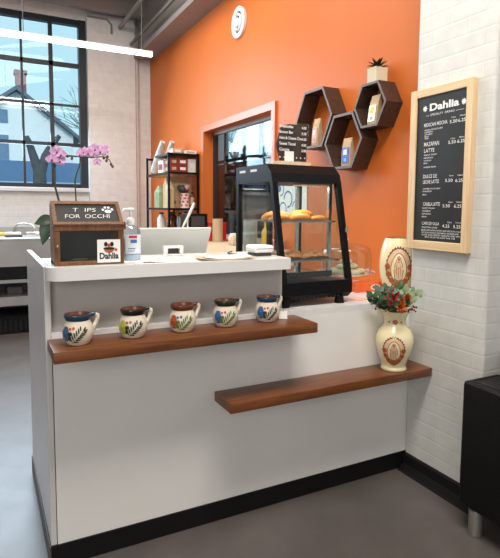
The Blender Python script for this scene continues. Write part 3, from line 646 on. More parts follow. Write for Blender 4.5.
# ================================================================== FOOD DISPLAY CASE
cx0, cx1, cyf, cyb = 1.045, 1.452, .055, .575
t = thing('display_case', (1.245, .33, ZW), 'black framed glass food warmer with slanted front full of pastries', 'display case')
for fx in (1.075, 1.395):
    for fy in (.085, .54):
        b = MB(); b.lathe([(0, 0), (.026, 0), (.022, .03), (.024, .046), (0, .046)], (fx, fy, ZW + .0005), 18); b.build('foot', 'blackmetal', t, smooth=40)
b = MB()
b.prism([(cx0, cyf, 1.028), (cx0, cyf, .972), (cx0, cyf + .035, .945), (cx0, cyb, .945), (cx0, cyb, 1.028)], (cx1 - cx0, 0, 0)); b.build('base', 'blackmetal', t)
b = MB()
for k in range(14): b.box(cx0 + .03 + k * .025, cx0 + .042 + k * .025, cyf + .012, cyf + .04, .952, .960)
b.build('base_vents', 'grey', t)
yft = .165; zr0 = 1.518; zr1 = 1.608
b = MB(); b.prism([(cx0, yft, zr0), (cx0, yft + .015, zr0 + .045), (cx0, yft + .062, zr1), (cx0, cyb, zr1), (cx0, cyb, zr0)], (cx1 - cx0, 0, 0)); b.build('roof', 'blackmetal', t)
b = MB(); b.box(cx0 - .001, cx0, .33, .40, 1.575, 1.587); b.box(cx0 - .001, cx0, .46, .53, 1.575, 1.587); b.build('roof_vent_slots', 'paper', t)
pw = .028
for xx in (cx0, cx1 - pw):
    b = MB(); b.prism([(xx, cyf, 1.028), (xx, cyf + pw, 1.028), (xx, yft + pw, zr0), (xx, yft, zr0)], (pw, 0, 0)); b.build('front_post', 'blackmetal', t)
for xx in (cx0, cx1 - pw):
    b = MB(); b.box(xx, xx + pw, cyb - pw, cyb, 1.028, zr0); b.build('rear_post', 'blackmetal', t)
b = MB(); b.box(cx0 + pw, cx1 - pw, cyf, cyf + .02, 1.028, 1.036); b.build('front_sill', 'blackmetal', t)
b = MB(); b.prism([(cx0 + pw, cyf + .010, 1.036), (cx0 + pw, cyf + .014, 1.036), (cx0 + pw, yft + .014, zr0), (cx0 + pw, yft + .010, zr0)], (cx1 - cx0 - 2 * pw, 0, 0)); b.build('front_glass', 'caseglass', t)
b = MB(); b.prism([(cx0 + .010, cyf + pw, 1.03), (cx0 + .010, yft + pw, zr0), (cx0 + .010, cyb - pw, zr0), (cx0 + .010, cyb - pw, 1.03)], (.003, 0, 0)); b.build('side_glass', 'caseglass', t)
b = MB(); b.prism([(cx1 - .013, cyf + pw, 1.03), (cx1 - .013, yft + pw, zr0), (cx1 - .013, cyb - pw, zr0), (cx1 - .013, cyb - pw, 1.03)], (.003, 0, 0)); b.build('side_glass', 'caseglass', t)
b = MB(); b.box(cx0 + pw, cx1 - pw, cyb - .014, cyb - .010, 1.03, zr0); b.build('rear_door', 'caseglass', t)
b = MB(); b.box(1.235, 1.262, cyb - .026, cyb - .002, 1.03, zr0); b.build('door_frame', 'blackmetal', t)
for xx in (1.268, cx1 - pw - .020):
    b = MB(); b.box(xx, xx + .016, cyb - .05, cyb - .034, 1.03, zr0)
    for k in range(22): b.box(xx - .001, xx + .017, cyb - .052, cyb - .050, 1.04 + k * .021, 1.046 + k * .021)
    b.build('shelf_rail', 'chrome', t)
b = MB(); b.box(cx1 - pw - .022, cx1 - pw - .004, .20, .218, 1.03, zr0); b.build('shelf_rail', 'chrome', t)
b = MB(); b.box(cx1 - .020, cx1 - .006, cyf + .032, cyf + .046, 1.27, 1.30, .004); b.build('door_knob', 'chrome', t)
def wire_shelf(z, y0):
    b = MB(); b.box(cx0 + pw, cx1 - pw - .004, y0, y0 + .006, z - .008, z); b.box(cx0 + pw, cx1 - pw - .004, cyb - .06, cyb - .054, z - .008, z)
    for k in range(16): b.box(cx0 + pw + .004 + k * .0225, cx0 + pw + .008 + k * .0225, y0, cyb - .055, z - .005, z - .001)
    b.build('wire_shelf', 'chrome', t)
wire_shelf(1.328, .165); wire_shelf(1.135, .125)
b = MB(); b.box(cx0 + .04, cx1 - .08, .12, .5, 1.05, 1.062, .003); b.box(cx0 + .04, cx1 - .08, .12, .126, 1.062, 1.078); b.build('drip_tray', 'blackgloss', t)
b = MB(); b.box(1.27, 1.42, .25, .35, 1.508, 1.516, .003); b.build('heat_lamp', 'paper', t)
# pastries
def pastry(name, cx, cy, z, l, w_, h, m_, rot, label, group, kind=0):
    b = MB(); n = 16
    for i in range(n):   # ridged crescent / roll
        pass
    pts = []; rs = []
    for i in range(n + 1):
        f = i / n - .5; bend = (.25 * l * (4 * f * f) if kind == 0 else 0)
        pts.append(V(f * l, bend, 0)); rs.append(max(.22, (1 - abs(2 * f) ** 2.6) ** .5) * (1 + (.06 if i % 2 else -.05)))
    mt = Matrix.Translation((cx, cy, z)) @ Matrix.Rotation(rot, 4, 'Z')
    rings = []
    for p, r in zip(pts, rs): rings.append([b.b.verts.new(mt @ (p + V(0, math.cos(2 * PI * k / 12) * w_ / 2 * r, h / 2 * r + math.sin(2 * PI * k / 12) * h / 2 * r))) for k in range(12)])
    for i in range(n):
        for k in range(12): b.b.faces.new((rings[i][k], rings[i][(k + 1) % 12], rings[i + 1][(k + 1) % 12], rings[i + 1][k]))
    b.b.faces.new(rings[0][::-1]); b.b.faces.new(rings[-1])
    return tag(b.build(name, m_, loc=(cx, cy, z), smooth=60), label, 'pastry', group)
G1 = 'golden pastries on the upper rack of the glass case'
pastry('golden_croissant', 1.125, .205, 1.329, .12, .06, .030, 'bread', .1, 'golden croissant at the left front of the upper rack in the case', G1)
pastry('golden_croissant', 1.25, .215, 1.329, .13, .06, .034, 'bread', -.1, 'golden croissant at the middle front of the upper rack in the case', G1)
pastry('golden_croissant', 1.36, .225, 1.329, .10, .055, .026, 'bread', .15, 'golden croissant at the right front of the upper rack in the case', G1)
pastry('long_bread_roll', 1.16, .32, 1.329, .18, .08, .046, 'bread', .0, 'long golden bread roll behind the left croissant on the upper rack', G1, 1)
pastry('long_bread_roll', 1.325, .34, 1.329, .16, .085, .052, 'bread', .1, 'long golden bread roll behind the right croissants on the upper rack', G1, 1)
G2 = 'brown pastries on the lower rack of the glass case'
pos2 = ['left front', 'second from left in front', 'second from right in front', 'right front']
for i, px in enumerate((1.115, 1.195, 1.275, 1.355)): pastry('brown_pastry', px, .185 + .01 * (i % 2), 1.136, .082, .07, .026, 'bread2', .3 * (-1) ** i, 'brown flaky pastry at the ' + pos2[i] + ' of the lower rack', G2, 1)
for i, px in enumerate((1.15, 1.25, 1.36)): pastry('brown_pastry', px, .30, 1.136, .10, .09, .036, 'bread2', .4 * (-1) ** i, 'brown pastry in the ' + ['left', 'centre', 'right'][i] + ' of the back row on the lower rack', G2, 1)

# acrylic sign on the case
t = thing('acrylic_menu_sign', (1.255, .36, zr1), 'clear acrylic price sign in a pale wooden base on top of the display case', 'sign')
b = MB(); b.box(1.140, 1.372, .33, .39, zr1 + .0005, zr1 + .026, .002); b.build('wooden_base', 'palewood', t)
b = MB(); b.box(1.146, 1.368, .357, .362, zr1 + .020, 1.838); b.build('clear_panel', 'acrylic', t)
b = MB()
for i, (s1, s2) in enumerate((('Empanadas', '4.00'), ('Brown Bar', '3.50'), ('Ham & Cheese Cro', '4.50'), ('Sweet Tamal', '4.00'), ('Concha', '3.00'))):
    zz = 1.812 - i * .030; put_text(b, s1, (1.19, .3565, zz), (1, 0, 0), (0, 0, 1), .015 + .0075 * len(s1), .015, bold=.02); put_text(b, s2, (1.325, .3565, zz - .002), (1, 0, 0), (0, 0, 1), .030, .014, bold=.02)
put_text(b, '. . . . . . .', (1.19, .3565, 1.655), (1, 0, 0), (0, 0, 1), .16, .04, bold=.01)
b.build('sign_lettering', 'chalkwhite', t)
b = MB(); b.prism([(1.195, .3635, 1.640), (1.172, .3635, 1.72), (1.20, .3635, 1.815), (1.25, .3635, 1.832), (1.362, .3635, 1.834), (1.362, .3635, 1.640)], (0, .0012, 0)); b.build('reflection_patch', flat('reflection_brown', (.045, .025, .02), .3, noise=.5, nscale=14), t)  # dark reflection in the acrylic, drawn as a brown sheet behind the panel
b = MB(); b.box(1.222, 1.278, .355, .3562, 1.638, 1.690); b.build('white_card', 'paper', t)

# ================================================================== CAKE STAND, BOX
cx, cy = 1.725, .475; 
t = thing('cake_stand', (cx, cy, ZW), 'glass cake stand with glass dome and pastries right of the display case', 'cake stand')
zp = 1.000
b = MB(); b.lathe([(0, 0), (.058, 0), (.055, .006), (.018, .02), (.014, .05), (.03, .076), (.12, .082), (.170, .094), (.172, .099), (.165, .099), (.12, .088), (0, .086)], (cx, cy, ZW + .0005), 44, cap=False); b.build('plate', 'domeglass', t, smooth=50)
b = MB(); b.lathe([(.166, .0935), (.1725, .097), (.1725, .1005), (.166, .0985)], (cx, cy, ZW + .0005), 44, cap=False); b.build('plate_rim', flat('pale_glass_rim', (.62, .66, .64), .15), t, smooth=50)
b = MB(); b.lathe([(.148, .091), (.150, .12), (.150, .20), (.143, .232), (.125, .250), (.08, .262), (.02, .266), (.008, .270), (.010, .285), (.014, .292), (.008, .300), (0, .301)], (cx, cy, ZW + .0005), 44, cap=False); b.build('dome', 'domeglass', t, smooth=60)
b = MB(); b.lathe([(.0, .268), (.008, .270), (.010, .285), (.014, .292), (.008, .300), (0, .301)], (cx, cy, ZW + .001), 16, cap=False); b.build('dome_knob', flat('pale_glass_knob', (.55, .58, .56), .1), t, smooth=60)
G = 'pale cookies under the glass dome'
for i, (dx, dy, dz) in enumerate(((-.08, -.03, 0), (.0, -.08, 0), (.075, -.035, 0), (-.03, .06, 0), (.06, .06, 0), (-.04, -.02, .03), (.035, -.01, .03), (.0, .0, .058))):
    b = MB(); b.lathe([(0, 0), (.030, 0), (.038, .008), (.036, .020), (.02, .029), (0, .031)], (cx + dx, cy + dy, ZW + .0885 + dz), 18)
    tag(b.build('cookie', 'cookie', loc=(cx + dx, cy + dy, ZW + .0885 + dz), smooth=50), 'round pale cookie under the glass dome of the cake stand', 'cookie', G)
t = thing('orange_carton', (1.77, .34, ZW), 'flat orange red carton with round white logo beside the tall vase', 'box')
b = MB(); b.box(1.665, 1.885, .29, .395, ZW + .0005, ZW + .050, .002); b.build('body', 'orangebox', t)
b = MB(); disc_xz(b, 1.80, ZW + .026, .036, .018, .2885); lg = b.build('printed_oval', 'paper', t)
b = MB(); disc_xz(b, 1.80, ZW + .026, .026, .010, .2878); b.build('printed_mark', 'orangefl', lg)
b = MB(); b.box(1.50, 1.60, .085, .16, ZW + .0005, ZW + .003); tag(b.build('pink_bounce_sheet', flat('bounce_pink', (.86, .50, .42), .7), loc=(1.55, .12, ZW)), 'small pink sheet added for bounced light on the worktop under the carton', 'bounce_patch')  # thin pink sheet laid in for the warm light bounced onto the worktop

# ================================================================== MENU BOARD
t = thing('menu_board', (1.78, -.19, 1.19), 'tall black chalkboard drinks menu in pale wooden frame on the white pillar', 'menu board')
fy0, fy1, fz0, fz1 = .004, -.385, 1.190, 1.984
X0, X1 = 1.757, L - .001
b = MB(); b.box(X0, X1, fy0 - .042, fy0, fz0, fz1, .003); b.build('frame_side', 'pine', t)
b = MB(); b.box(X0, X1, fy1, fy1 + .036, fz0, fz1, .003); b.build('frame_side', 'pine', t)
M['pine_h'] = wood_mat('pale_pine_rail', (.80, .60, .37), (.66, .45, .24), 'y', .5, .8)
b = MB(); b.box(X0 + .001, X1, fy1 + .036, fy0 - .042, fz0, fz0 + .045, .003); b.build('frame_rail', 'pine_h', t)
b = MB(); b.box(X0 + .001, X1, fy1 + .036, fy0 - .042, fz1 - .040, fz1, .003); b.build('frame_rail', 'pine_h', t)
b = MB(); b.box(X0 + .008, X1, fy1 + .03, fy0 - .035, fz0 + .03, fz1 - .03); bd = b.build('chalkboard', 'chalk', t)
TX = X0 + .0075
def menu(name, items):
    for s, y, z, w_, h in items:
        b = MB(); put_text(b, s, (TX, y, z), (0, -1, 0), (0, 0, 1), w_, h, bold=.004 if h > .013 else .004); b.build(name, 'chalkwhite', bd)
b = MB(); put_text(b, 'Dahlia', (TX, -.122, 1.872), (0, -1, 0), (0, 0, 1), .182, .034, bold=.035, depth=.001); b.build('title_lettering', 'chalkwhite', bd)
for yc, zc_ in ((-.092, 1.886), (-.332, 1.884)):
    b = MB()
    for k in range(8):
        a = k * PI / 4; b.leafshape((TX - .001, yc, zc_), (0, math.cos(a), math.sin(a)), (-1, 0, 0), .016, .008, 0)
    b.build('drawn_flower', 'chalkwhite', bd)
menu('subtitle_lettering', [('SPECIALTY  DRINKS', -.128, 1.847, .15, .010), ('-', -.10, 1.847, .02, .01), ('-', -.285, 1.847, .05, .01)])
menu('drink_lettering', [('MEXICAN MOCHA', -.088, 1.797, .150, .018), ('MAZAPAN', -.092, 1.702, .098, .021), ('LATTE', -.094, 1.672, .068, .019), ('DULCE DE', -.094, 1.546, .090, .018), ('LECHE LATTE', -.094, 1.519, .104, .018), ('CANELA LATTE', -.100, 1.409, .110, .018), ('CAFE DE OLLA', -.096, 1.315, .114, .015)])
menu('price_lettering', [(p1, y1, z, .045, .015) for p1, y1, z in (('5.50', -.252, 1.795), ('5.50', -.248, 1.700), ('5.50', -.238, 1.522), ('5.50', -.228, 1.402), ('4.25', -.230, 1.306))] + [(p1, y1, z, .043, .015) for p1, y1, z in (('6.25', -.3025, 1.795), ('6.25', -.302, 1.700), ('6.25', -.300, 1.520), ('6.25', -.298, 1.401), ('5.25', -.298, 1.305))])
menu('size_lettering', [('12oz', -.262, z, .026, .007) for z in (1.818, 1.720, 1.548, 1.424, 1.328)] + [('16oz', -.312, z, .030, .007) for z in (1.820, 1.722, 1.548, 1.424, 1.328)])
menu('ingredient_lettering', [(s, -.094, z, w_, .007) for s, z, w_ in (('MEXICAN CHOCOLATE SYRUP', 1.778, .115), ('ESPRESSO', 1.767, .055), ('CINNAMON', 1.756, .05), ('MILK', 1.746, .03), ('CREAM', 1.737, .025),
    ('PEANUT CANDY', 1.656, .085), ('ESPRESSO', 1.642, .06), ('VANILLA', 1.629, .05), ('MILK', 1.616, .026), ('WHIPPED CREAM', 1.596, .08), ('CARAMEL SAUCE, MILK', 1.490, .115), ('ESPRESSO', 1.477, .06), ('MILK', 1.461, .028),
    ('SWEET CREAM', 1.394, .082), ('CINNAMON', 1.380, .056), ('ESPRESSO', 1.366, .06), ('MILK', 1.352, .034), ('TRADITIONAL COFFEE', 1.299, .105))])
menu('footer_lettering', [('MADE WITH DARK ROAST AND SPICES IN A CLAY', -.094, 1.285, .258, .0075), ('POT WITH WHOLE CINNAMON, ORANGE AND', -.096, 1.273, .235, .0075), ('CLOVE, ALSO SERVED OVER ICE. ADD ANY', -.096, 1.262, .245, .0075), ('MILK OR EXTRA SHOT FOR 1.00', -.12, 1.251, .19, .0075)])

# ================================================================== HEXAGON SHELVES
def hexshelf(cy, cz, R, dep, thk, label):
    t = thing('hexagon_shelf', (W, cy, cz), label, 'shelf', 'dark hexagon shelves on the orange wall')
    xs = W - dep; ri = R - thk / math.cos(PI / 6)
    P = lambda r, k, x: V(x, cy + r * math.cos(k * PI / 3), cz + r * math.sin(k * PI / 3))
    for k in range(6):
        b = MB(); b.prism([P(R, k, xs), P(R, k + 1, xs), P(ri, k + 1, xs), P(ri, k, xs)], (dep - .001, 0, 0)); pn = b.build('panel', 'darkwood', t)
        b = MB(); b.prism([P(R - .0003, k, xs - .0015), P(R - .0003, k + 1, xs - .0015), P(ri + .0003, k + 1, xs - .0015), P(ri + .0003, k, xs - .0015)], (.0014, 0, 0)); b.build('edge_band', 'darkwood_edge', pn)
D = .13
hexshelf(1.085, 2.012, .232, D, .017, 'largest dark wooden hexagon wall shelf, left of the three')
hexshelf(.738, 1.822, .203, D - .002, .017, 'middle dark wooden hexagon wall shelf holding the blue bag')
hexshelf(.478, 2.010, .151, D - .004, .015, 'smallest dark wooden hexagon wall shelf with the potted succulent on top')
def coffee_bag(cy, cz, w_, h, m_, lm, label, lean=0):
    xb = W - .085
    t = thing('coffee_bag', (xb, cy, cz), label, 'coffee bag', 'coffee bags in the hexagon shelves')
    b = MB()
    prof = [(0, .5, .018), (.06, .5, .020), (.5, .5, .018), (.78, .47, .012), (.90, .47, .006), (1., .48, .003)]
    rows = []
    for f, hw, d in prof:
        sh = lean * f * h
        rows.append([V(xb - d, cy + hw * w_ + sh, cz + f * h), V(xb - d * 1.15, cy + sh, cz + f * h), V(xb - d, cy - hw * w_ + sh, cz + f * h), V(xb + d, cy - hw * w_ + sh, cz + f * h), V(xb + d * 1.15, cy + sh, cz + f * h), V(xb + d, cy + hw * w_ + sh, cz + f * h)])
    vs = [[b.b.verts.new(p) for p in r] for r in rows]
    for i in range(len(vs) - 1):
        for k in range(6): b.b.faces.new((vs[i][k], vs[i][(k + 1) % 6], vs[i + 1][(k + 1) % 6], vs[i + 1][k]))
    b.b.faces.new(vs[0][::-1]); b.b.faces.new(vs[-1]); b.build('pouch', m_, t, smooth=30)
    xf = xb - .0245
    b = MB(); b.prism([(xf, cy + .38 * w_, cz + .10 * h), (xf, cy - .38 * w_, cz + .10 * h), (xf + .003, cy - .38 * w_ + lean * .6 * h, cz + .66 * h), (xf + .003, cy + .38 * w_ + lean * .6 * h, cz + .66 * h)], (.0012, 0, 0)); lb = b.build('label_panel', lm[0], t)
    b = MB(); b.prism([(xf - .001, cy + .2 * w_, cz + .40 * h), (xf - .001, cy - .22 * w_, cz + .40 * h), (xf + .001, cy - .16 * w_ + lean * .5 * h, cz + .58 * h), (xf + .001, cy + .2 * w_ + lean * .5 * h, cz + .58 * h)], (.0008, 0, 0)); b.build('label_mark', lm[1], lb)
    b = MB(); b.box(xf - .001, xf - .0002, cy - .14 * w_, cy + .1 * w_, cz + .17 * h, cz + .27 * h); b.build('label_mark', lm[2], lb)
coffee_bag(1.10, 1.828, .080, .190, 'kraft', ('orangetrim', 'paper', 'kraft'), 'narrow kraft coffee bag with orange label in the left hexagon shelf', -.05)
coffee_bag(.732, 1.665, .090, .180, 'kraft', ('bluebag', 'paper', 'skyblue'), 'coffee bag with bright blue label in the middle hexagon shelf')
coffee_bag(.482, 1.896, .082, .172, 'kraft', ('cream', 'yellow', 'tan'), 'pale coffee bag with yellow mark in the smallest hexagon shelf', -.12)
t = thing('potted_succulent', (W - .08, .49, 2.142), 'green succulent in pale square pot on top of the right hexagon shelf', 'plant')
b = MB(); zp = 2.010 + .151 * math.sin(PI / 3) + .0005; px, py = W - .072, .478
b.prism([(px - .042, py - .042, zp), (px + .042, py - .042, zp), (px + .042, py + .042, zp), (px - .042, py + .042, zp)], (0, 0, .088)); b.build('pot', flat('pale_stone_pot', (.62, .58, .42), .6), t)
b = MB()
for k in range(22):
    a = k * 2.4; e = .35 + .9 * (k / 22); b.leafshape((px, py, zp + .086), (math.cos(a) * e, math.sin(a) * e, 1.25 - e * .85), (-math.cos(a) * .5, -math.sin(a) * .5, 1), .075, .024, .18)
b.build('leaves', 'leafdk', t, smooth=60)

# ================================================================== BACK COUNTER and things on it
t = thing('back_counter', (1.65, 2.3, 0), 'pale wood topped back counter under the interior window', 'counter')
b = MB(); b.box(1.30, W - .001, 1.5, 3.1, 1.01, 1.05, .004); b.build('worktop', 'palewood', t)
b = MB(); b.box(1.34, W - .001, 1.53, 3.07, 0, 1.01); b.build('cabinet', 'white_side', t)
def simple(name, mk, m_, label, cat, loc, smooth=None, **k):
    b = MB(); mk(b); return tag(b.build(name, m_, loc=loc, smooth=smooth), label, cat, **k)
simple('cardboard_tube', lambda b: b.lathe([(.050, 0), (.052, .002), (.052, .225), (.046, .226), (.046, .01)], (1.86, 2.76, 1.0505), 28), 'tan', 'upright tan cardboard tube on the wooden back counter', 'tube', (1.86, 2.76, 1.0505), 40)
t = thing('red_bucket', (1.935, 2.62, 1.0505), 'red plastic tub behind the cardboard tube on the back counter', 'tub')
b = MB(); b.box(1.80, 1.995, 2.85, 2.96, 1.0505, 1.235, .008); b.build('body', 'red', t, smooth=30)
b = MB(); b.box(1.797, 1.998, 2.847, 2.963, 1.222, 1.24, .004); b.build('rim', 'red', t, smooth=30)
t = thing('patterned_jar', (1.80, 2.25, 1.05), 'pale round jar with brown figures beside the cardboard tube', 'jar')
b = MB(); b.lathe([(0, 0), (.042, 0), (.050, .015), (.050, .065), (.04, .082), (.036, .086), (0, .086)], (1.80, 2.25, 1.0505), 26); b.build('body', flat('pale_clay', (.72, .60, .45), .5, noise=.5, nscale=45), t, smooth=50)
b = MB(); b.lathe([(0, .0865), (.036, .0865), (.034, .105), (0, .11)], (1.80, 2.25, 1.0505), 26); b.build('lid', 'plasticwhite', t, smooth=50)
simple('steel_jug', lambda b: b.lathe([(0, 0), (.045, 0), (.05, .03), (.035, .08), (.022, .12), (.03, .16), (.025, .162)], (1.93, 2.42, 1.0505), 24), 'steel', 'grey metal jug standing by the window on the back counter', 'jug', (1.93, 2.42, 1.0505), 50)
simple('yellow_squeeze_bottle', lambda b: b.lathe([(0, 0), (.028, 0), (.03, .01), (.03, .14), (.022, .17), (.008, .18), (.004, .23), (0, .23)], (1.775, 1.60, 1.0505), 20), 'yellow', 'yellow squeeze bottle seen through the side of the display case', 'bottle', (1.775, 1.60, 1.0505), 50)
simple('grey_canister', lambda b: b.lathe([(0, 0), (.055, 0), (.055, .23), (.05, .24), (0, .24)], (1.684, 1.68, 1.0505), 24), flat('grey_canister', (.30, .29, .27), .4), 'grey canister seen through the side of the display case', 'canister', (1.684, 1.68, 1.0505), 50)
simple('pink_carton', lambda b: b.box(1.83, 1.91, 1.54, 1.60, 1.0505, 1.13, .004), flat('pink_carton', (.75, .35, .30), .5), 'small pinkish carton behind the left front post of the case', 'box', (1.87, 1.57, 1.0505))
simple('white_tub', lambda b: b.lathe([(0, 0), (.045, 0), (.055, .07), (.057, .08), (0, .082)], (1.93, 1.68, 1.0505), 24), 'plasticwhite', 'white round tub behind the pastries on the back counter', 'tub', (1.93, 1.68, 1.0505), 40)
t = thing('black_till', (1.76, 3.0, 1.05), 'black boxy machine beyond the sale screen under the rack', 'machine')
b = MB(); b.box(1.60, 1.795, 2.86, 3.06, 1.0505, 1.325, .006); b.build('body', 'blackmetal', t)
b = MB(); b.box(1.62, 1.76, 2.855, 2.860, 1.20, 1.30); b.build('front_plate', 'grey', t)
t = thing('white_swing_arm', (1.50, 2.75, 1.05), 'white bent metal arm rising behind the sale screen', 'stand')
b = MB(); b.box(1.43, 1.56, 2.70, 2.82, 1.0505, 1.06, .002); b.tube([(1.46, 2.76, 1.06), (1.50, 2.76, 1.20), (1.55, 2.76, 1.29), (1.60, 2.76, 1.39), (1.615, 2.76, 1.43)], [.008, .009, .013, .015, .012], 8); b.tube([(1.53, 2.76, 1.06), (1.545, 2.76, 1.16), (1.55, 2.76, 1.28)], .007, 8); b.build('arm', 'plasticwhite', t, smooth=50)
# blue printed poster
t = thing('wall_poster', (W, 1.57, 1.345), 'white poster with blue round swirls on the orange wall behind the case', 'poster')
b = MB(); b.box(W - .008, W - .001, 1.345, 1.800, 1.30, 1.60); b.build('sheet', 'paper', t)
b = MB()
for yc, zc_, r in ((1.74, 1.54, .055), (1.62, 1.46, .07), (1.50, 1.40, .05), (1.70, 1.38, .06), (1.45, 1.52, .04)):
    n = 26; 
    for k in range(n - 6):
        a0, a1 = 2 * PI * k / n, 2 * PI * (k + 1) / n
        b.face([(W - .009, yc + r * math.cos(a0), zc_ + r * math.sin(a0)), (W - .009, yc + r * math.cos(a1), zc_ + r * math.sin(a1)), (W - .009, yc + r * .78 * math.cos(a1), zc_ + r * .78 * math.sin(a1)), (W - .009, yc + r * .78 * math.cos(a0), zc_ + r * .78 * math.sin(a0))])
b.face([(W - .0092, 1.76 + .03 * math.cos(a * .5), 1.55 + .03 * math.sin(a * .5)) for a in range(12)])
b.build('printed_swirls', 'blueprint', t)

# ================================================================== METAL RACK
rx0, rx1, ry0, ry1 = 1.626, W - .012, 3.60, 4.48
t = thing('storage_rack', (1.8, 4.0, 0), 'black metal storage rack with wooden shelves against the orange wall', 'rack')
for xx in (rx0, rx1 - .022):
    for yy in (ry0, ry1 - .022):
        b = MB(); b.box(xx, xx + .022, yy, yy + .022, 0, 1.985); b.build('post', 'blackmetal', t)
for zz in (1.97, 1.765, 1.365, 1.05, .5):
    b = MB(); b.box(rx0, rx1, ry0 - .002, ry0 + .02, zz - .012, zz + .012); b.box(rx0, rx1, ry1 - .02, ry1 + .002, zz - .012, zz + .012)
    if zz < 1.9: b.box(rx0 - .002, rx0 + .015, ry0, ry1, zz - .012, zz + .012)
    b.build('rail', 'blackmetal', t)
    if zz < 1.9:
        b = MB(); b.box(rx0 + .002, rx1, ry0 + .02, ry1 - .02, zz - .010, zz + .012); b.build('shelf_board', 'palewood', t)
z3 = 1.7775; z2 = 1.3775; z1 = 1.0625
b = MB(); b.box(rx0 + .002, rx1, ry0 + .02, ry0 + .50, 1.958, 1.982); b.build('top_board', 'blackmetal', t)
def carton(name, x0, x1, y0, y1, zz, h, m_, band, label, cat='box', group=None):
    t2 = thing(name, ((x0 + x1) / 2, (y0 + y1) / 2, zz), label, cat, group)
    b = MB(); b.box(x0, x1, y0, y1, zz, zz + h, .003); b.build('body', m_, t2)
    b = MB(); b.box(x0 + .02, x1 - .02, y0 - .0015, y0 - .0003, zz + h * .3, zz + h * .72); b.build('printed_band', band, t2)
    b = MB(); b.box(x0 - .0015, x0 - .0003, y0 + .02, y1 - .02, zz + h * .25, zz + h * .7); b.build('printed_side', band, t2)
carton('maroon_carton', 1.66, 1.75, 3.63, 3.82, z3, .075, 'maroon', 'tan', 'lower left maroon carton on the top rack shelf', group='maroon cartons on the rack')
carton('maroon_carton', 1.66, 1.75, 3.63, 3.82, z3 + .0755, .075, 'maroon', 'tan', 'upper left maroon carton stacked on the rack shelf', group='maroon cartons on the rack')
carton('maroon_carton', 1.755, 1.86, 3.63, 3.82, z3, .075, 'maroon', 'paper', 'lower right maroon carton on the top rack shelf', group='maroon cartons on the rack')
carton('maroon_carton', 1.755, 1.86, 3.63, 3.82, z3 + .0755, .075, 'maroon', 'paper', 'upper right maroon carton stacked on the rack shelf', group='maroon cartons on the rack')
carton('spotted_carton', 1.66, 1.80, 3.90, 4.08, z3, .15, 'paper', 'maroon', 'white carton with red pattern behind the maroon cartons')
carton('white_carton', 1.87, 1.965, 3.64, 3.80, z3, .15, flat('white_card', (.68, .66, .66), .5), 'ledge', 'white carton at the right end of the top rack shelf')
carton('white_lid_box', 1.83, 1.97, 3.63, 3.85, 1.9825, .04, 'paper', 'tan', 'flat white box lying on top of the black rack')
carton('tan_package', 1.70, 1.81, 3.65, 3.82, 1.9825, .06, 'tan', 'paper', 'small tan package lying on top of the black rack')
def paper_roll(p0, p1, r, label):
    b = MB(); b.tube([p0, Vector(p0).lerp(Vector(p1), .5), p1], [r, r * 1.05, r * .8], 12); tag(b.build('plastic_sleeve', flat('white_plastic_film', (.72, .74, .73), .35, noise=.3, nscale=25), loc=p0, smooth=50), label, 'cup sleeve', 'white cup sleeves leaning on the rack')
paper_roll((1.70, 4.42, z3 + .045), (1.74, 4.15, 2.16), .040, 'leftmost white cup sleeve leaning up from the top rack shelf')
paper_roll((1.82, 4.42, z3 + .045), (1.86, 4.15, 2.17), .038, 'second white cup sleeve leaning up beside the tan package')
# kraft bags, canister
def gusset(x0, x1, y0, y1, zz, h, label, txt=False, m_='kraft'):
    t2 = thing('paper_bag', ((x0 + x1) / 2, y0, zz), label, 'bag')
    b = MB(); pts = [(x0, y0), (x1, y0), (x1, y1), (x0, y1)]
    lo = [b.b.verts.new((x, y, zz)) for x, y in pts]; md = [b.b.verts.new((x, y, zz + h * .7)) for x, y in pts]; ym = (y0 + y1) / 2
    tp = [b.b.verts.new((x0 + .02, ym - .01, zz + h)), b.b.verts.new((x1 - .02, ym - .01, zz + h)), b.b.verts.new((x1 - .02, ym + .01, zz + h)), b.b.verts.new((x0 + .02, ym + .01, zz + h))]
    for A_, B_ in ((lo, md), (md, tp)):
        for k in range(4): b.b.faces.new((A_[k], A_[(k + 1) % 4], B_[(k + 1) % 4], B_[k]))
    b.b.faces.new(lo[::-1]); b.b.faces.new(tp); b.build('pouch', m_, t2)
    if txt:
        b = MB(); put_text(b, "It's a", (x0 + .015, y0 - .0015, zz + .05), (1, 0, 0), (0, 0, 1), .17, .05, bold=.01); b.build('printed_words', 'ink', t2)
gusset(1.665, 1.965, 3.79, 3.92, z2, .36, 'large kraft bag printed with black words on the middle rack shelf', True, 'kraft')
gusset(1.645, 1.71, 3.66, 3.77, z2, .30, 'pale kraft bag at the front left of the middle rack shelf', False, flat('pale_kraft', (.62, .50, .28), .6))
gusset(1.645, 1.78, 4.0, 4.2, z2, .26, 'white and green paper bag at the far left of the middle shelf', False, 'euca2')
t = thing('spotted_canister', (1.86, 3.70, z2), 'red and white printed canister with dark cap on the middle rack shelf', 'canister')
b = MB(); b.lathe([(0, 0), (.052, 0), (.052, .16), (.045, .165), (0, .165)], (1.855, 3.70, z2), 28); b.build('body', flat('white_tin', (.76, .66, .62), .4), t, smooth=40)
b = MB()
for h in (.02, .06, .10, .135): 
    for k in range(6): b.lathe([(.0528, h), (.0528, h + .020)], (1.855, 3.70, z2), 4, cap=False, a0=k * PI / 3 + h * 9, a1=k * PI / 3 + .55 + h * 9)
b.build('printed_spots', 'dotred', t)
b = MB(); b.ball((1.84, 3.72, z2 + .215), .052, 3, (1.15, 1, .85)); b.ball((1.795, 3.72, z2 + .235), .028, 2); b.build('dark_cap', 'grey', t, smooth=60)
b = MB(); b.ball((1.875, 3.69, z2 + .235), .036, 2); b.build('pink_top', flat('dusty_pink', (.60, .36, .38), .5), t, smooth=60)
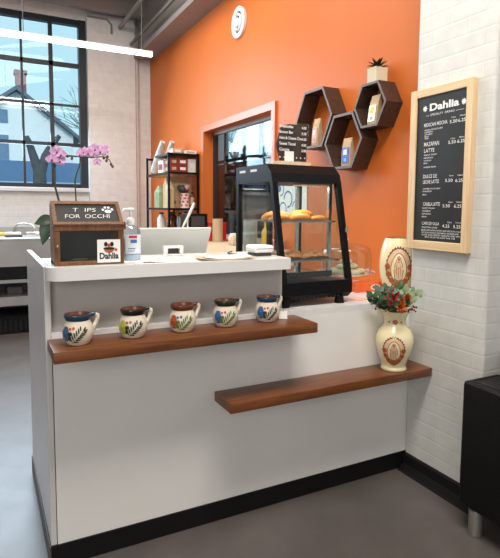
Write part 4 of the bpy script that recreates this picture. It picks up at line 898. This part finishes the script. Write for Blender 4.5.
t = thing('spice_bottle', (1.94, 3.70, z2), 'narrow bottle with cream label and dark cap on the middle rack shelf', 'bottle')
b = MB(); b.lathe([(0, 0), (.026, 0), (.026, .13), (.012, .15), (.012, .16), (0, .16)], (1.942, 3.70, z2), 18); b.build('body', 'brownglaze', t, smooth=40)
b = MB(); b.lathe([(.0266, .03), (.0266, .12)], (1.942, 3.70, z2), 18, cap=False); b.build('label_wrap', 'tan', t, smooth=40)
b = MB(); b.lathe([(0, .1605), (.014, .1605), (.014, .185), (0, .185)], (1.942, 3.70, z2), 14); b.build('cap', 'ink', t, smooth=40)
b_spec = [(1.765, 3.66, .022, .24, 'clearplastic', 'small clear bottle at the front of the low rack shelf'), (1.93, 3.90, .032, .27, 'redflower', 'terracotta bottle at the back right of the low rack shelf'), (1.69, 3.73, .04, .22, 'brownglaze', 'brown bottle at the left of the low rack shelf'), (1.815, 3.77, .035, .26, 'steel', 'grey metal shaker on the low rack shelf'), (1.905, 3.70, .045, .20, 'maroon', 'dark red canister on the low rack shelf'), (1.70, 4.1, .05, .26, 'plasticwhite', 'white jug at the back of the low rack shelf'), (1.84, 4.1, .06, .27, 'brownin', 'large brown jar at the back of the low rack shelf')]
for x, y, r, h, m_, lb in b_spec:
    t = thing('storage_jar', (x, y, z1), lb, 'jar')
    b = MB(); b.lathe([(0, 0), (r * .95, 0), (r, .01), (r, h * .72), (r * .55, h * .85), (r * .5, h * .92), (0, h * .92)], (x, y, z1), 22); b.build('body', m_, t, smooth=40)
    b = MB(); b.lathe([(0, h * .921), (r * .58, h * .921), (r * .56, h), (0, h)], (x, y, z1), 18); b.build('lid', 'grey', t, smooth=40)

# ================================================================== KITCHEN SINK (far left)
t = thing('steel_sink_table', (-.2, 4.6, 0), 'stainless steel sink table under the big window at far left', 'sink')
kx0, kx1, ky0, ky1 = -1.6, .95, 4.2, 5.0
b = MB(); b.box(kx0, kx1, ky0, ky1, 1.01, 1.035, .004); b.box(kx0, kx1, ky1 - .03, ky1, 1.035, 1.13); b.build('top', 'steel', t)
b = MB(); b.box(kx0 + .02, kx1 - .02, ky0 + .004, ky0 + .03, .73, 1.01); b.box(kx0 + .02, kx1 - .02, ky1 - .03, ky1, .73, 1.01); b.box(kx0 + .02, kx1 - .02, ky0 + .02, ky1, .73, .75); b.build('basin', 'steel', t)
b = MB(); b.box(kx0 + .02, kx1 - .02, ky0 + .02, ky1, .37, .40, .004); b.box(kx0 + .02, kx1 - .02, ky0 + .012, ky0 + .03, .30, .40); b.build('lower_shelf', 'steel', t)
b = MB(); b.box(kx0 + .02, kx1 - .02, ky0 + .01, ky0 + .04, .55, .585); b.build('cross_rail', 'steel', t)
b = MB(); b.box(kx0 + .02, kx1 - .02, 4.78, 4.80, .0, .73); b.build('under_sink_shade', 'dark', t)  # dark sheet added to stand for the shade below the basin
for xx in (kx0 + .05, -.5, kx1 - .08):
    for yy in (ky0 + .04, ky1 - .06):
        b = MB(); b.tube([(xx, yy, 0), (xx, yy, 1.01)], .02, 12); b.build('leg', 'steel', t, smooth=50)
t = thing('black_floor_crate', (-.2, 4.5, 0), 'black slatted crate on the floor under the steel sink table', 'crate')
b = MB(); b.box(-1.1, .75, 4.18, 4.23, .155, .185)
for k in range(37): b.box(-1.1 + k * .05, -1.075 + k * .05, 4.19, 4.22, .02, .155)
b.box(-1.1, .75, 4.18, 4.23, 0, .02); b.build('slatted_front', 'blackmetal', t)
b = MB(); b.box(-1.1, .75, 4.23, 4.75, 0, .18); b.build('body', 'dark', t)
for k, (xx, w_, h, m_) in enumerate(((.02, .16, .08, 'grey'), (.33, .14, .10, 'steel'), (-.3, .2, .09, 'steel'))):
    b = MB(); b.box(xx, xx + w_, 4.4, 4.6, .4005, .4005 + h, .01); tag(b.build('steel_pan', m_, loc=(xx, 4.5, .4)), ['dark pan under the sink near the counter end', 'steel pan under the sink beside the dark pan', 'steel pan at the left edge under the sink'][k], 'pan')
t = thing('dish_tray', (.11, 4.6, 1.035), 'black and white dish tray on the steel sink table', 'tray')
b = MB(); b.box(.02, .20, 4.50, 4.66, 1.0355, 1.055, .006); b.build('base', 'grey', t)
b = MB(); b.box(.03, .19, 4.51, 4.65, 1.0555, 1.085, .008); b.build('top', 'plasticwhite', t)
simple('yellow_sponge', lambda b: b.box(-.03, .07, 4.72, 4.80, 1.0355, 1.075, .008), flat('sponge', (.72, .55, .12), .9), 'yellow sponge behind the dish tray on the sink table', 'sponge', (.02, 4.76, 1.036))
t = thing('sink_faucet', (.20, 4.9, 1.035), 'low curved steel faucet on the sink table by the wall', 'faucet')
b = MB(); b.tube([(.14, 4.9, 1.036), (.14, 4.9, 1.12), (.17, 4.88, 1.165), (.24, 4.84, 1.175), (.32, 4.80, 1.16), (.36, 4.78, 1.12)], .012, 10); b.build('spout', 'chrome', t, smooth=50)
b = MB(); b.box(.26, .48, 4.90, 4.94, 1.0355, 1.07, .006); b.build('mixer_body', 'chrome', t)
simple('cutting_board', lambda b: b.box(.36, .62, 4.70, 4.88, 1.0355, 1.06, .006), 'palewood', 'pale wooden board lying on the right of the sink table', 'board', (.5, 4.8, 1.036))

# ================================================================== SOFA
sx0, syb, syf = 1.602, -.529, -1.45
t = thing('leather_sofa', (2.1, -1.0, 0), 'black leather sofa with metal feet standing before the white pillar', 'sofa')
b = MB(); b.box(sx0, sx0 + .22, syf, syb, .115, .665, .018, seg=4); b.build('armrest', 'leather', t, smooth=40)
b = MB(); b.tube([(sx0 + .03, syf + .02, .6655), (sx0 + .03, syb - .03, .6655), (sx0 + .19, syb - .03, .6655), (sx0 + .19, syf + .02, .6655)], .0025, 6); b.build('arm_piping', 'blackgloss', t)
b = MB(); b.box(sx0 + .221, 2.74, syb - .20, syb, .115, .76, .03, seg=4); b.build('backrest', 'leather', t, smooth=40)
b = MB(); b.box(sx0 + .221, 2.74, syf, syb - .201, .115, .30, .015); b.build('frame', 'leather', t, smooth=40)
b = MB(); b.box(sx0 + .223, 2.74, syf - .01, syb - .203, .301, .44, .03, seg=4); b.build('seat_cushion', 'leather', t, smooth=40)
for xx, yy in ((1.638, -.60), (1.638, -1.38), (2.65, -.60), (2.65, -1.38)):
    b = MB(); b.lathe([(0, 0), (.027, 0), (.029, .003), (.029, .114), (0, .114)], (xx, yy, .0005), 24); b.build('leg', 'footmetal', t, smooth=40)

# ================================================================== OUTDOORS
b = MB(); b.box(-30, 40, YF + .3, 60, -.2, -.05); tag(struct(b.build('ground', 'ground')))
b = MB(); b.box(6.0, 40, -20, YF + .3, -.2, -.05); tag(struct(b.build('ground', 'ground')))
t = thing('neighbour_house', (0, 20, 0), 'white gabled house with brick chimney seen through the big window', 'house')
hy = 18
b = MB(); b.prism([(-1.9, hy, -.05), (2.75, hy, -.05), (2.75, hy, 3.85), (.95, hy, 5.22), (-1.9, hy, 3.05)], (0, 7, 0)); b.build('walls', 'houseside', t)
b = MB(); b.prism([(.95, hy - .25, 5.24), (3.0, hy - .25, 3.66), (3.0, hy - .25, 3.78), (.95, hy - .25, 5.38)], (0, 7.4, 0)); b.prism([(.95, hy - .25, 5.24), (-2.2, hy - .25, 2.86), (-2.2, hy - .25, 2.98), (.95, hy - .25, 5.38)], (0, 7.4, 0)); b.build('roof', 'roof', t)
b = MB(); b.box(.95, 1.28, hy + .2, hy + .6, 4.9, 5.95); b.box(.91, 1.32, hy + .16, hy + .64, 5.86, 5.98); b.build('chimney', 'chimney', t)
for q in ((.10, .66, 4.15, 4.58), (.05, .66, 2.9, 3.74), (1.9, 2.25, 3.1, 3.6)):
    b = MB(); b.box(q[0], q[1], hy - .03, hy - .005, q[2], q[3]); b.build('house_window', 'houseglass', t)
b = MB(); b.box(-8, 12, 16.0, 16.15, -.05, 2.75); tag(b.build('garden_fence', 'bluecar', loc=(0, 16, 0)), 'blue grey fence band in front of the white house outside', 'fence')
b = MB(); b.box(-8, 12, 15.5, 15.6, -.05, 2.1); tag(b.build('low_wall', flat('pale_blue_wall', (.35, .50, .62), .7), loc=(0, 15.5, 0)), 'pale blue low wall nearest outside the big window', 'fence')
t = thing('forked_tree', (1.07, 12, 0), 'dark forked tree trunk outside the big window before the house', 'tree')
b = MB(); b.tube([(1.07, 12, -.05), (1.07, 12, 1.9), (1.07, 12, 2.25)], [.2, .16, .15], 10); b.build('trunk', 'bark', t, smooth=50)
for q in (((1.05, 12, 2.2), (.95, 12, 2.55), (.85, 12, 2.9), (.80, 12, 3.05)), ((1.1, 12, 2.2), (1.22, 12, 2.6), (1.42, 12, 2.95), (1.55, 12, 3.1))):
    b = MB(); b.tube(q, [.12, .10, .08, .05], 8); b.build('limb', 'bark', t, smooth=50)
def bare_tree(x, y, z0, h, label, seed, spread=1.):
    random.seed(seed); t = thing('bare_tree', (x, y, 0), label, 'tree')
    b = MB(); b.tube([(x, y, -.05), (x, y, z0), (x + .05, y, z0 + h * .4)], [.11, .09, .05], 8); b.build('trunk', 'bark', t)
    b = MB()
    def br(p, d, l, r, n):
        q = p + d * l; b.tube([p, p.lerp(q, .5) + V(random.uniform(-.05, .05), random.uniform(-.05, .05), .03) * l, q], [r, r * .8, r * .55], 5)
        if n > 0:
            for k in range(3): br(q, (d + V(random.uniform(-.8, .8), random.uniform(-.8, .8), random.uniform(-.3, .6)) * spread).normalized(), l * .72, r * .58, n - 1)
    for k in range(5): br(V(x, y, z0 + h * .08 * k), V(random.uniform(-1, 1), random.uniform(-1, 1), .8).normalized(), h * .36, .04, 4)
    b.build('branches', 'bark', t)
bare_tree(6.5, 12.5, 1.8, 3.2, 'bare branched tree beyond the porch glass', 3)
bare_tree(6.8, 9.2, 1.6, 3.0, 'second bare tree nearer beyond the porch glass', 5)
bare_tree(4.2, 16.5, 2.2, 3.0, 'bare tree to the right of the white house', 9)
random.seed(1)

# ================================================================== LIGHT
wd = bpy.data.worlds.new('sky'); SC.world = wd; wd.use_nodes = True
N = wd.node_tree.nodes; Lk = wd.node_tree.links; bg = N['Background']
tc = N.new('ShaderNodeTexCoord'); sx = N.new('ShaderNodeSeparateXYZ'); Lk.new(tc.outputs['Generated'], sx.inputs[0])
rp = N.new('ShaderNodeValToRGB'); e = rp.color_ramp.elements; e[0].position = .0; e[0].color = (.60, .88, .96, 1); e[1].position = .75; e[1].color = (.36, .72, .90, 1)
nz = N.new('ShaderNodeTexNoise'); nz.inputs['Scale'].default_value = 4; nz.inputs['Detail'].default_value = 6; Lk.new(tc.outputs['Generated'], nz.inputs['Vector'])
mx = N.new('ShaderNodeMix'); mx.data_type = 'RGBA'; mx.inputs[7].default_value = (.70, .90, .96, 1)
r2 = N.new('ShaderNodeMapRange'); r2.inputs[1].default_value = .35; r2.inputs[2].default_value = .8; Lk.new(nz.outputs['Fac'], r2.inputs[0]); Lk.new(r2.outputs[0], mx.inputs[0])
Lk.new(sx.outputs['Z'], rp.inputs[0]); Lk.new(rp.outputs[0], mx.inputs[6]); Lk.new(mx.outputs[2], bg.inputs['Color']); bg.inputs['Strength'].default_value = 1.05

def area(name, loc, aim, sx_, sy_, power, col):
    l = bpy.data.lights.new(name, 'AREA'); l.shape = 'RECTANGLE'; l.size = sx_; l.size_y = sy_; l.energy = power; l.color = col
    o = bpy.data.objects.new(name, l); COL.objects.link(o); o.location = loc
    o.rotation_euler = (Vector(aim) - Vector(loc)).to_track_quat('-Z', 'Y').to_euler(); return o
area('ceiling_panel_light', (.6, -1.3, 3.9), (.7, -.6, 0), 1.7, .7, 128, (1, .93, .84))
area('front_fill_light', (-2.2, -4.6, 2.2), (1.0, 0, 1.2), 3.2, 2.4, 112, (1, .96, .92))  # added fill from behind the camera; the front wall has no window
area('room_light', (.2, 2.4, 3.85), (.9, 2.6, 0), 2.6, 2.2, 125, (1, .93, .84))
area('window_daylight', (-.6, YF - .25, 2.75), (-.8, 2.6, 0), 3.0, 2.0, 190, (.72, .86, 1))
area('porch_light', (2.4, 3.3, 3.9), (2.4, 3.3, 0), .4, 2.0, 8, (.8, .9, 1))
l = bpy.data.lights.new('case_lamp', 'AREA'); l.shape = 'RECTANGLE'; l.size = .22; l.size_y = .12; l.energy = 1.7; l.color = (1, .88, .70)
o = bpy.data.objects.new('case_lamp', l); COL.objects.link(o); o.location = (1.23, .32, 1.503)

l = bpy.data.lights.new('sun', 'SUN'); l.energy = 2.2; l.angle = .3; o = bpy.data.objects.new('sun', l); COL.objects.link(o); o.rotation_euler = (math.radians(52), 0, math.radians(-20))
# ================================================================== CAMERA
cd = bpy.data.cameras.new('camera'); cam = bpy.data.objects.new('camera', cd); COL.objects.link(cam)
f = V(.46733, .87963, -.08865); r = V(.88344, -.46846, .0089); u = V(.0337, .08248, .99602)
cam.matrix_world = Matrix(((r.x, u.x, -f.x, -.1895), (r.y, u.y, -f.y, -2.0784), (r.z, u.z, -f.z, 1.3955), (0, 0, 0, 1)))
cd.sensor_fit = 'HORIZONTAL'; cd.sensor_width = 36; cd.lens = 528.47 / 500 * 36
cd.shift_x = -13.853 / 500; cd.shift_y = -24.877 / 500; cd.clip_start = .02; cd.clip_end = 200
SC.camera = cam
SC.view_settings.view_transform = 'Standard'; SC.view_settings.look = 'None'; SC.view_settings.exposure = 0
for o in SC.objects:
    if '_o' in o: del o['_o']
